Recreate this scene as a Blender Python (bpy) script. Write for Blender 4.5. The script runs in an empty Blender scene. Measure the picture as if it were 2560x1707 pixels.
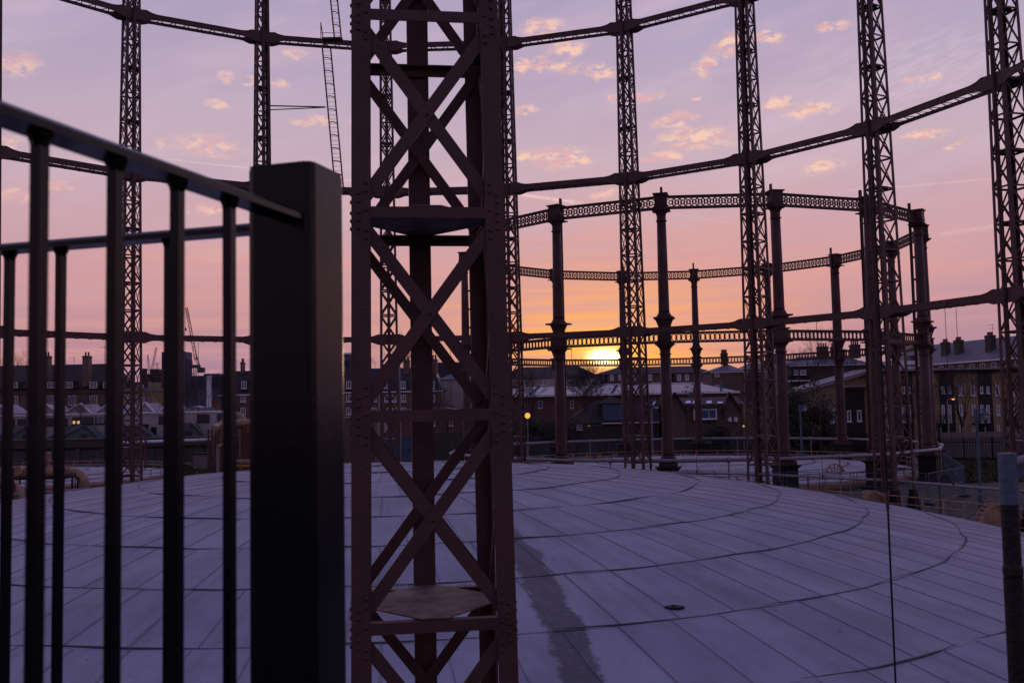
import bpy, math, random
from math import pi, sin, cos, sqrt, atan2, radians
from mathutils import Vector, Matrix

random.seed(7)
SC = bpy.context.scene
COL = SC.collection

# ------------------------------------------------------------------ camera
# the eye stands at the origin, 7 m above the yard, looking along +Y
FPX, PIT, ROL = 2472.9, 0.0658, 0.0198
G = -7.0                                   # level of the yard
cam_d = bpy.data.cameras.new('camera')
cam = bpy.data.objects.new('camera', cam_d)
COL.objects.link(cam)
cam_d.sensor_width = 36.0
cam_d.lens = FPX / 2560.0 * 36.0
cam_d.clip_start = 0.05
cam_d.clip_end = 20000
cam_d.dof.use_dof = True
cam_d.dof.focus_distance = 45.0
cam_d.dof.aperture_fstop = 9.0
cam.matrix_world = Matrix.Rotation(pi / 2 + PIT, 4, 'X') @ Matrix.Rotation(-ROL, 4, 'Z')
SC.camera = cam


def ray(x, y):
    u = (x - 1280.0) / FPX
    v = (y - 853.5) / FPX
    cr, sr = cos(ROL), sin(ROL)
    x0 = cr * u - sr * v
    y0 = sr * u + cr * v
    c, s = cos(PIT), sin(PIT)
    return Vector((x0, c + y0 * s, s - y0 * c))


def at(x, y, Y):
    r = ray(x, y)
    return r * (Y / r.y)


def azel(x, y):
    r = ray(x, y).normalized()
    return atan2(r.x, r.y), math.asin(r.z)


# ------------------------------------------------------------------ exposure
SC.view_settings.view_transform = 'Standard'
SC.view_settings.look = 'None'
SC.view_settings.exposure = 0.0
SC.view_settings.gamma = 1.0
SC.view_settings.use_curve_mapping = False
SC.render.engine = 'CYCLES'
SC.cycles.use_denoising = True
SC.cycles.max_bounces = 3
SC.cycles.diffuse_bounces = 2
SC.cycles.glossy_bounces = 3
SC.cycles.transmission_bounces = 4
SC.cycles.transparent_max_bounces = 8
SC.cycles.caustics_reflective = False
SC.cycles.caustics_refractive = False


def lin(r, g, b):
    def f(c):
        c /= 255.0
        return c / 12.92 if c <= 0.04045 else ((c + 0.055) / 1.055) ** 2.4
    return (f(r), f(g), f(b), 1.0)


SUN_AZ, SUN_EL = azel(1513, 893)

# ------------------------------------------------------------------ dusk sky
W = bpy.data.worlds.new('World')
SC.world = W
W.use_nodes = True
NT = W.node_tree
NT.nodes.clear()


def nd(t, **kw):
    n = NT.nodes.new(t)
    for k, v in kw.items():
        setattr(n, k, v)
    return n


def put(sock, v):
    if isinstance(v, bpy.types.NodeSocket):
        NT.links.new(v, sock)
    else:
        sock.default_value = v


def mth(op, a, b=0.0, c=0.0, clamp=False):
    n = nd('ShaderNodeMath', operation=op, use_clamp=clamp)
    put(n.inputs[0], a)
    put(n.inputs[1], b)
    put(n.inputs[2], c)
    return n.outputs[0]


def vmt(op, a, b=(0, 0, 0), c=(0, 0, 0), out=0):
    n = nd('ShaderNodeVectorMath', operation=op)
    put(n.inputs[0], a)
    put(n.inputs[1], b)
    put(n.inputs[2], c)
    return n.outputs[out]


def smooth(v, lo, hi, a=0.0, b=1.0):
    n = nd('ShaderNodeMapRange', interpolation_type='SMOOTHSTEP')
    put(n.inputs['Value'], v)
    n.inputs['From Min'].default_value = lo
    n.inputs['From Max'].default_value = hi
    n.inputs['To Min'].default_value = a
    n.inputs['To Max'].default_value = b
    return n.outputs[0]


def mixc(f, a, b, mode='MIX'):
    n = nd('ShaderNodeMix', data_type='RGBA', blend_type=mode, clamp_factor=True)
    put(n.inputs[0], f)
    put(n.inputs[6], a)
    put(n.inputs[7], b)
    return n.outputs[2]


def noise(vec, scale, detail=3.0, rough=0.55, out=0):
    n = nd('ShaderNodeTexNoise')
    put(n.inputs['Vector'], vec)
    n.inputs['Scale'].default_value = scale
    n.inputs['Detail'].default_value = detail
    n.inputs['Roughness'].default_value = rough
    return n.outputs[out]


tc = nd('ShaderNodeTexCoord')
sep = nd('ShaderNodeSeparateXYZ')
NT.links.new(tc.outputs['Generated'], sep.inputs[0])
AZ = mth('ARCTAN2', sep.outputs[0], sep.outputs[1])
EL = mth('ARCSINE', sep.outputs[2])
cmb = nd('ShaderNodeCombineXYZ')
NT.links.new(AZ, cmb.inputs[0])
NT.links.new(EL, cmb.inputs[1])
P = cmb.outputs[0]

ramp = nd('ShaderNodeValToRGB')
cr_ = ramp.color_ramp
stops = [(0.0, (142, 117, 148)), (0.04, (168, 124, 144)), (0.085, (194, 143, 149)), (0.13, (207, 155, 158)),
         (0.18, (209, 167, 174)), (0.24, (201, 173, 185)), (0.31, (188, 169, 191)), (0.40, (171, 159, 192)),
         (0.75, (118, 121, 190)), (1.57, (86, 98, 186))]
while len(cr_.elements) < len(stops):
    cr_.elements.new(0.5)
for e, (p, c) in zip(cr_.elements, stops):
    e.position = p / 1.6
    e.color = lin(*c)
NT.links.new(mth('DIVIDE', EL, 1.6), ramp.inputs[0])
sky = ramp.outputs[0]
# the sky turned away from the sunset is duller and bluer
away = smooth(mth('COSINE', mth('SUBTRACT', AZ, SUN_AZ)), 0.75, -1.0)
sky = mixc(away, sky, mixc(1.0, sky, (0.36, 0.39, 0.56, 1), 'MULTIPLY'))
# streaky thin cloud near the horizon
Pst = vmt('MULTIPLY', P, (2.2, 46.0, 1.0))
st = noise(Pst, 1.0, 5.0, 0.6)
band = mth('MULTIPLY', smooth(EL, 0.26, 0.12), smooth(EL, -0.01, 0.03))
stf = mth('MULTIPLY', smooth(st, 0.42, 0.72), band)
sky = mixc(mth('MULTIPLY', stf, 0.55), sky, lin(230, 160, 142))
# high cirrus veils, drawn out diagonally
rot = nd('ShaderNodeVectorRotate', rotation_type='Z_AXIS')
NT.links.new(P, rot.inputs['Vector'])
rot.inputs['Angle'].default_value = radians(-16)
ci = noise(vmt('MULTIPLY', rot.outputs[0], (4.0, 17.0, 1.0)), 1.0, 6.0, 0.62)
cif = mth('MULTIPLY', smooth(ci, 0.44, 0.70), smooth(EL, 0.08, 0.22))
sky = mixc(mth('MULTIPLY', cif, 0.50), sky, lin(214, 186, 200))
ci2 = noise(vmt('MULTIPLY', rot.outputs[0], (2.0, 7.0, 2.0)), 1.3, 3.0, 0.5)
sky = mixc(mth('MULTIPLY', smooth(ci2, 0.35, 0.62), 0.25), sky, lin(168, 146, 176))

# glow round the sun
DX = mth('SUBTRACT', AZ, SUN_AZ)
DY = mth('SUBTRACT', EL, SUN_EL)


def gauss(sx, sy, dy=0.0, warp=None):
    a = mth('DIVIDE', DX, sx)
    b = mth('DIVIDE', mth('SUBTRACT', DY, dy), sy)
    r2 = mth('ADD', mth('MULTIPLY', a, a), mth('MULTIPLY', b, b))
    return mth('EXPONENT', mth('MULTIPLY', r2, -1.0))


stg = smooth(noise(vmt('MULTIPLY', P, (5.0, 120.0, 1.0)), 1.0, 5.0, 0.6), 0.30, 0.72)
g1 = mth('MULTIPLY', gauss(0.165, 0.074, 0.016), mth('ADD', mth('MULTIPLY', stg, 0.62), 0.42))
g2 = mth('MULTIPLY', gauss(0.066, 0.031, 0.010), mth('ADD', mth('MULTIPLY', stg, 0.75), 0.35))
sky = mixc(mth('MULTIPLY', g1, 0.90), sky, lin(251, 168, 106))
gm = mth('MULTIPLY', gauss(0.125, 0.050, 0.012), mth('ADD', mth('MULTIPLY', stg, 0.7), 0.40))
sky = mixc(mth('MULTIPLY', gm, 0.75), sky, lin(255, 168, 84))
sky = mixc(mth('MULTIPLY', g2, 0.92), sky, (1.08, 0.50, 0.075, 1))
sky = mixc(gauss(0.027, 0.0105, 0.004), sky, (1.3, 0.66, 0.13, 1))
core = gauss(0.0118, 0.0056)
sky = mixc(1.0, sky, mixc(core, (0, 0, 0, 1), (9.0, 6.6, 3.4, 1)), 'ADD')

# mauve bars of cloud across the glow
bars = smooth(noise(vmt('MULTIPLY', P, (3.2, 95.0, 1.0)), 1.0, 4.0, 0.55), 0.49, 0.58)
barf = mth('MULTIPLY', bars, mth('MULTIPLY', smooth(EL, 0.20, 0.13), smooth(EL, 0.0, 0.03)))
sky = mixc(mth('MULTIPLY', barf, 0.42), sky, lin(210, 152, 156))
# rippled high cloud, upper right
ra_, re_ = azel(2330, 175)
rg = vmt('LENGTH', vmt('MULTIPLY_ADD', P, (7.5, 24.0, 0.0), (-ra_ * 7.5, -re_ * 24.0, 0.0)), out=1)
rip = smooth(noise(vmt('MULTIPLY', rot.outputs[0], (60.0, 260.0, 1.0)), 1.0, 3.0, 0.5), 0.44, 0.60)
sky = mixc(mth('MULTIPLY', mth('MULTIPLY', rip, smooth(rg, 1.2, 0.3)), 0.38), sky, lin(206, 188, 206))

# small sunlit clouds
puffs = [(1357, 72, 50, 24), (1415, 126, 46, 18), (1352, 163, 24, 16), (1311, 172, 20, 16), (1415, 172, 44, 11),
         (1505, 181, 40, 14), (1814, 112, 32, 26), (1768, 166, 26, 20), (1616, 247, 32, 9), (1541, 249, 16, 11),
         (1314, 280, 26, 13), (1739, 250, 16, 5), (1682, 304, 55, 15), (1745, 347, 86, 22), (1386, 396, 80, 22),
         (1314, 396, 24, 10), (1458, 402, 32, 8), (1667, 390, 42, 10), (1619, 405, 18, 7), (2081, 60, 42, 8),
         (1914, 98, 32, 12), (1937, 258, 42, 12), (2032, 270, 60, 14), (2299, 195, 30, 8), (2316, 333, 46, 9),
         (2388, 359, 20, 6), (2049, 416, 46, 12), (41, 163, 46, 22), (563, 192, 20, 16), (616, 204, 18, 11),
         (547, 261, 26, 13), (690, 216, 22, 11), (738, 137, 26, 11), (518, 364, 72, 24), (402, 353, 18, 9),
         (775, 302, 46, 12), (20, 359, 26, 13), (155, 465, 36, 9), (33, 494, 50, 13), (510, 518, 66, 10),
         (1520, 487, 30, 8), (900, 300, 30, 10), (-160, 250, 60, 20), (2720, 300, 70, 20)]
warpn = noise(P, 30.0, 6.0, 0.65, out=1)
Pw = vmt('MULTIPLY_ADD', warpn, (0.05, 0.024, 0.0), vmt('ADD', P, (-0.025, -0.012, 0.0)))
dist = None
for (x, y, w, h) in puffs:
    ca, ce = azel(x, y)
    sx, sy = FPX / (w * 1.25), FPX / (h * 1.35)
    d = vmt('LENGTH', vmt('MULTIPLY_ADD', Pw, (sx, sy, 0.0), (-ca * sx, -ce * sy, 0.0)), out=1)
    dist = d if dist is None else mth('MINIMUM', dist, d)
tex = noise(vmt('MULTIPLY', P, (1.0, 2.0, 1.0)), 75.0, 5.0, 0.62)
mask = mth('MULTIPLY', smooth(dist, 1.20, 0.40), smooth(tex, 0.37, 0.53))
tex2 = noise(vmt('MULTIPLY', P, (1.0, 2.2, 1.0)), 46.0, 4.0, 0.55)
ccol = mixc(smooth(tex2, 0.38, 0.60), lin(224, 172, 174), lin(254, 206, 178))
leftdim = smooth(AZ, -0.15, 0.02, 0.72, 1.0)
sky = mixc(mth('MULTIPLY', mth('MULTIPLY', mask, leftdim), 0.80), sky, ccol)
# vapour trails
for (x0, y0, x1, y1, wd, k) in ((1270, 482, 1470, 510, 4.5, 0.75), (2080, 480, 2520, 443, 3.0, 0.30), (385, 394, 660, 424, 2.4, 0.45),
                                (700, 430, 1000, 466, 3.5, 0.35), (2330, 590, 2520, 560, 6, 0.22), (1650, 528, 1900, 570, 2.0, 0.16)):
    a0, e0 = azel(x0, y0)
    a1, e1 = azel(x1, y1)
    cx_, cy_ = (a0 + a1) / 2, (e0 + e1) / 2
    L = sqrt((a1 - a0) ** 2 + (e1 - e0) ** 2) / 2
    vr = nd('ShaderNodeVectorRotate', rotation_type='Z_AXIS')
    NT.links.new(P, vr.inputs['Vector'])
    vr.inputs['Center'].default_value = (cx_, cy_, 0)
    vr.inputs['Angle'].default_value = -atan2(e1 - e0, a1 - a0)
    s1, s2 = 1 / L, FPX / wd
    sp = nd('ShaderNodeSeparateXYZ')
    NT.links.new(vmt('MULTIPLY_ADD', vr.outputs[0], (s1, s2, 0), (-cx_ * s1, -cy_ * s2, 0)), sp.inputs[0])
    m1 = mth('MULTIPLY', smooth(mth('ABSOLUTE', sp.outputs[0]), 1.0, 0.55), smooth(mth('ABSOLUTE', sp.outputs[1]), 1.3, 0.2))
    m1 = mth('MULTIPLY', m1, smooth(noise(P, 210.0, 3.0), 0.25, 0.55))
    sky = mixc(mth('MULTIPLY', m1, k), sky, lin(236, 206, 196))

nish = nd('ShaderNodeTexSky', sky_type='NISHITA')
nish.sun_disc = False
nish.sun_elevation = SUN_EL
nish.sun_rotation = SUN_AZ
bg1 = nd('ShaderNodeBackground')
NT.links.new(sky, bg1.inputs[0])
bg1.inputs[1].default_value = 1.02
bg2 = nd('ShaderNodeBackground')
NT.links.new(nish.outputs[0], bg2.inputs[0])
bg2.inputs[1].default_value = 0.002
adds = nd('ShaderNodeAddShader')
NT.links.new(bg1.outputs[0], adds.inputs[0])
NT.links.new(bg2.outputs[0], adds.inputs[1])
wo = nd('ShaderNodeOutputWorld')
NT.links.new(adds.outputs[0], wo.inputs[0])
W.cycles.sampling_method = 'NONE'
SC.cycles.sample_clamp_indirect = 4.0

# ------------------------------------------------------------------ low sun
sun_d = bpy.data.lights.new('sun', 'SUN')
sun_d.energy = 0.15
sun_d.angle = radians(1.5)
sun_d.color = (1.0, 0.55, 0.28)
sun = bpy.data.objects.new('sun', sun_d)
COL.objects.link(sun)
sdir = Vector((sin(SUN_AZ) * cos(SUN_EL), cos(SUN_AZ) * cos(SUN_EL), sin(SUN_EL)))
sun.rotation_euler = sdir.to_track_quat('Z', 'Y').to_euler()
sun.location = (0, 0, 60)


# ------------------------------------------------------------------ materials
MATS = {}


def mat(name, c1, c2=None, scale=3.0, rough=0.6, metal=0.0, bump=0.0, bscale=None, detail=5.0, kind=None, kw=None, spec=0.5):
    """noise mottled paint; kind adds brick / tile / board / gravel relief"""
    m = bpy.data.materials.new(name)
    m.use_nodes = True
    t = m.node_tree
    b = t.nodes['Principled BSDF']
    b.inputs['Roughness'].default_value = rough
    b.inputs['Metallic'].default_value = metal
    b.inputs['Specular IOR Level'].default_value = spec
    c2 = c2 or tuple(x * 0.7 for x in c1)
    g = t.nodes.new('ShaderNodeNewGeometry')
    n = t.nodes.new('ShaderNodeTexNoise')
    n.inputs['Scale'].default_value = scale
    n.inputs['Detail'].default_value = detail
    n.inputs['Roughness'].default_value = 0.62
    t.links.new(g.outputs['Position'], n.inputs['Vector'])
    mr = t.nodes.new('ShaderNodeMapRange')
    mr.inputs['From Min'].default_value = 0.32
    mr.inputs['From Max'].default_value = 0.68
    t.links.new(n.outputs[0], mr.inputs[0])
    mx = t.nodes.new('ShaderNodeMix')
    mx.data_type = 'RGBA'
    mx.inputs[6].default_value = (*c1, 1)
    mx.inputs[7].default_value = (*c2, 1)
    t.links.new(mr.outputs[0], mx.inputs[0])
    col = mx.outputs[2]
    height = None
    if kind == 'brick':
        # wall coordinates: run along the wall and up it
        sx = t.nodes.new('ShaderNodeSeparateXYZ')
        t.links.new(g.outputs['Position'], sx.inputs[0])
        ad = t.nodes.new('ShaderNodeMath')
        t.links.new(sx.outputs[0], ad.inputs[0])
        t.links.new(sx.outputs[1], ad.inputs[1])
        cb = t.nodes.new('ShaderNodeCombineXYZ')
        t.links.new(ad.outputs[0], cb.inputs[0])
        t.links.new(sx.outputs[2], cb.inputs[1])
        br = t.nodes.new('ShaderNodeTexBrick')
        t.links.new(cb.outputs[0], br.inputs['Vector'])
        br.inputs['Scale'].default_value = 1.0
        br.inputs['Brick Width'].default_value = 0.24
        br.inputs['Row Height'].default_value = 0.085
        br.inputs['Mortar Size'].default_value = 0.009
        br.inputs['Bias'].default_value = 0.0
        t.links.new(col, br.inputs['Color1'])
        dk = t.nodes.new('ShaderNodeMix')
        dk.data_type = 'RGBA'
        dk.blend_type = 'MULTIPLY'
        dk.inputs[0].default_value = 1.0
        t.links.new(col, dk.inputs[6])
        dk.inputs[7].default_value = (0.62, 0.58, 0.58, 1)
        t.links.new(dk.outputs[2], br.inputs['Color2'])
        br.inputs['Mortar'].default_value = (*(kw or (0.16, 0.14, 0.12)), 1)
        col = br.outputs[0]
    elif kind in ('tile', 'board'):
        sx = t.nodes.new('ShaderNodeSeparateXYZ')
        t.links.new(g.outputs['Position'], sx.inputs[0])
        wv = t.nodes.new('ShaderNodeMath')
        wv.operation = 'MULTIPLY'
        t.links.new(sx.outputs[2 if kind == 'tile' else 2], wv.inputs[0])
        wv.inputs[1].default_value = 5.0 if kind == 'tile' else 7.0
        fr = t.nodes.new('ShaderNodeMath')
        fr.operation = 'FRACT'
        t.links.new(wv.outputs[0], fr.inputs[0])
        height = fr.outputs[0]
    elif kind == 'speckle':
        v = t.nodes.new('ShaderNodeTexVoronoi')
        v.inputs['Scale'].default_value = (kw or 9.0)
        t.links.new(g.outputs['Position'], v.inputs['Vector'])
        m2 = t.nodes.new('ShaderNodeMix')
        m2.data_type = 'RGBA'
        m2.blend_type = 'OVERLAY'
        m2.inputs[0].default_value = 0.75
        t.links.new(col, m2.inputs[6])
        hs = t.nodes.new('ShaderNodeRGBToBW')
        t.links.new(v.outputs['Color'], hs.inputs[0])
        t.links.new(hs.outputs[0], m2.inputs[7])
        col = m2.outputs[2]
        height = v.outputs['Distance']
    elif kind == 'scratch':
        mp = t.nodes.new('ShaderNodeMapping')
        mp.inputs['Scale'].default_value = (260, 260, 34)
        t.links.new(g.outputs['Position'], mp.inputs['Vector'])
        n4 = t.nodes.new('ShaderNodeTexNoise')
        n4.inputs['Scale'].default_value = 1.0
        n4.inputs['Detail'].default_value = 2
        t.links.new(mp.outputs[0], n4.inputs['Vector'])
        r4 = t.nodes.new('ShaderNodeMapRange')
        r4.inputs['From Min'].default_value = 0.70
        r4.inputs['From Max'].default_value = 0.76
        t.links.new(n4.outputs[0], r4.inputs[0])
        m4 = t.nodes.new('ShaderNodeMix')
        m4.data_type = 'RGBA'
        t.links.new(r4.outputs[0], m4.inputs[0])
        t.links.new(col, m4.inputs[6])
        m4.inputs[7].default_value = (0.16, 0.17, 0.20, 1)
        col = m4.outputs[2]
    elif kind == 'worn':
        # old paint: rust bleeding through and pale scuffs
        for (sc_, lo, hi, amt, cc_) in ((7.0, 0.56, 0.74, 0.55, (0.125, 0.050, 0.030)), (26.0, 0.60, 0.72, 0.5, (0.030, 0.016, 0.017)), (3.1, 0.58, 0.76, 0.45, (0.085, 0.052, 0.058))):
            n3 = t.nodes.new('ShaderNodeTexNoise')
            n3.inputs['Scale'].default_value = sc_
            n3.inputs['Detail'].default_value = 6
            n3.inputs['Roughness'].default_value = 0.7
            t.links.new(g.outputs['Position'], n3.inputs['Vector'])
            r3 = t.nodes.new('ShaderNodeMapRange')
            r3.inputs['From Min'].default_value = lo
            r3.inputs['From Max'].default_value = hi
            r3.inputs['To Max'].default_value = amt
            t.links.new(n3.outputs[0], r3.inputs[0])
            m3 = t.nodes.new('ShaderNodeMix')
            m3.data_type = 'RGBA'
            t.links.new(r3.outputs[0], m3.inputs[0])
            t.links.new(col, m3.inputs[6])
            m3.inputs[7].default_value = (*cc_, 1)
            col = m3.outputs[2]
    t.links.new(col, b.inputs['Base Color'])
    rr = t.nodes.new('ShaderNodeMapRange')
    rr.inputs['To Min'].default_value = max(0.05, rough - 0.12)
    rr.inputs['To Max'].default_value = min(1.0, rough + 0.12)
    t.links.new(n.outputs[0], rr.inputs[0])
    t.links.new(rr.outputs[0], b.inputs['Roughness'])
    if bump or height is not None:
        bp = t.nodes.new('ShaderNodeBump')
        bp.inputs['Strength'].default_value = bump or 0.5
        bp.inputs['Distance'].default_value = 0.02
        if height is None:
            n2 = t.nodes.new('ShaderNodeTexNoise')
            n2.inputs['Scale'].default_value = bscale or scale * 8
            n2.inputs['Detail'].default_value = 4
            t.links.new(g.outputs['Position'], n2.inputs['Vector'])
            height = n2.outputs[0]
        t.links.new(height, bp.inputs['Height'])
        t.links.new(bp.outputs[0], b.inputs['Normal'])
    MATS[name] = m
    return m


def glow(name, c, s):
    m = bpy.data.materials.new(name)
    m.use_nodes = True
    b = m.node_tree.nodes['Principled BSDF']
    b.inputs['Base Color'].default_value = (*c, 1)
    b.inputs['Emission Color'].default_value = (*c, 1)
    b.inputs['Emission Strength'].default_value = s
    MATS[name] = m


mat('steel', (0.094, 0.040, 0.038), (0.060, 0.027, 0.028), 2.2, 0.55, 0, 0.3, 34, spec=0.4, kind='worn')
mat('iron', (0.092, 0.039, 0.038), (0.062, 0.028, 0.029), 1.4, 0.55, 0, 0.15, 22, spec=0.35)
mat('black_iron', (0.010, 0.010, 0.012), (0.016, 0.015, 0.017), 2.0, 0.6, spec=0.2)
mat('worn_plate', (0.215, 0.135, 0.115), (0.060, 0.042, 0.042), 4.5, 0.6, 0, 0.4, 30, spec=0.4)
mat('gloss_black', (0.004, 0.005, 0.009), (0.003, 0.004, 0.006), 9.0, 0.24, 0, 0.015, 60, spec=0.20)
mat('tan', (0.45, 0.29, 0.185), (0.24, 0.14, 0.09), 2.6, 0.6, 0, 0.1, 12)
mat('galv', (0.27, 0.265, 0.29), (0.19, 0.185, 0.21), 4.0, 0.5, 0.3)
mat('blue_pole', (0.085, 0.135, 0.195), (0.055, 0.09, 0.135), 9.0, 0.55, 0.2, 0.2, 60)
mat('dark_pole', (0.010, 0.010, 0.011), (0.020, 0.019, 0.021), 26.0, 0.55, 0, 0.3, 60, spec=0.25, kind='scratch')
mat('brick_brown', (0.185, 0.110, 0.080), (0.135, 0.078, 0.060), 0.6, 0.9, kind='brick')
mat('brick_dark', (0.070, 0.056, 0.046), (0.040, 0.033, 0.030), 0.4, 0.95, kind='brick', kw=(0.10, 0.09, 0.08))
mat('brick_red', (0.210, 0.075, 0.055), (0.120, 0.042, 0.034), 0.6, 0.9, kind='brick')
mat('brick_yellow', (0.500, 0.355, 0.190), (0.400, 0.275, 0.150), 0.5, 0.9, kind='brick')
mat('tile_dark', (0.046, 0.030, 0.030), (0.032, 0.022, 0.024), 0.5, 0.8, kind='tile')
mat('slate', (0.105, 0.105, 0.125), (0.080, 0.080, 0.098), 0.5, 0.55, kind='tile')
mat('slate_dark', (0.030, 0.032, 0.042), (0.022, 0.023, 0.030), 0.5, 0.6, kind='tile')
mat('render_grey', (0.40, 0.355, 0.365), (0.32, 0.29, 0.295), 0.5, 0.9)
mat('white', (0.78, 0.78, 0.82), (0.68, 0.68, 0.73), 1.0, 0.6)
mat('cream', (0.42, 0.38, 0.36), (0.34, 0.31, 0.30), 0.5, 0.85)
mat('white_roof', (0.31, 0.29, 0.31), (0.21, 0.205, 0.235), 0.7, 0.42)
mat('concrete', (0.20, 0.185, 0.18), (0.14, 0.13, 0.13), 1.0, 0.9, 0, 0.2, 14)
mat('cladding', (0.018, 0.015, 0.016), (0.026, 0.020, 0.020), 0.8, 0.7, kind='board')
mat('pot', (0.30, 0.10, 0.055), (0.22, 0.07, 0.045), 2.0, 0.85)
mat('glass', (0.030, 0.034, 0.045), (0.020, 0.024, 0.034), 1.0, 0.12, spec=0.6)
mat('blind', (0.28, 0.27, 0.33), (0.22, 0.21, 0.27), 2.0, 0.7)
mat('blue_panel', (0.050, 0.105, 0.190), (0.040, 0.080, 0.150), 0.8, 0.6)
mat('blue_glass', (0.060, 0.115, 0.200), (0.045, 0.085, 0.160), 0.4, 0.3)
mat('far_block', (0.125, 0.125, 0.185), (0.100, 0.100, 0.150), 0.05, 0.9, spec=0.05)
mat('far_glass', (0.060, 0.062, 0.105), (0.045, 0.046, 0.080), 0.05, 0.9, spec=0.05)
mat('bark', (0.040, 0.030, 0.026), (0.028, 0.021, 0.020), 3.0, 0.9)
mat('twig', (0.052, 0.038, 0.034), (0.036, 0.027, 0.026), 2.0, 0.9)
mat('leaf', (0.030, 0.040, 0.018), (0.045, 0.044, 0.020), 1.2, 0.8)
mat('timber', (0.085, 0.040, 0.035), (0.06, 0.03, 0.026), 2.0, 0.8)
mat('yellow', (0.50, 0.27, 0.02), (0.42, 0.22, 0.02), 2.0, 0.6)
mat('sign_green', (0.02, 0.20, 0.13), (0.02, 0.17, 0.11), 2.0, 0.5)
mat('sign_pink', (0.55, 0.06, 0.20), (0.45, 0.05, 0.16), 2.0, 0.5)
mat('cone_red', (0.50, 0.035, 0.02), (0.40, 0.03, 0.02), 2.0, 0.5)
mat('shed_green', (0.10, 0.135, 0.13), (0.075, 0.10, 0.10), 0.8, 0.8)
mat('crane', (0.060, 0.055, 0.075), (0.045, 0.042, 0.060), 0.2, 0.7)
mat('ground', (0.060, 0.054, 0.048), (0.040, 0.044, 0.026), 0.12, 0.95, 0, 0.6, kind='speckle', kw=7.0)
mat('grass', (0.055, 0.062, 0.022), (0.038, 0.040, 0.020), 0.3, 0.95, kind='speckle', kw=5.0)
mat('lap', (0.205, 0.205, 0.240), (0.145, 0.138, 0.155), 1.5, 0.9)
mat('seam', (0.085, 0.080, 0.092), (0.055, 0.050, 0.054), 1.5, 0.9)
glow('lamp_orange', (1.0, 0.36, 0.05), 1.35)
glow('lamp_yellow', (1.0, 0.56, 0.18), 0.6)
glow('lamp_red', (1.0, 0.10, 0.05), 1.5)


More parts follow.
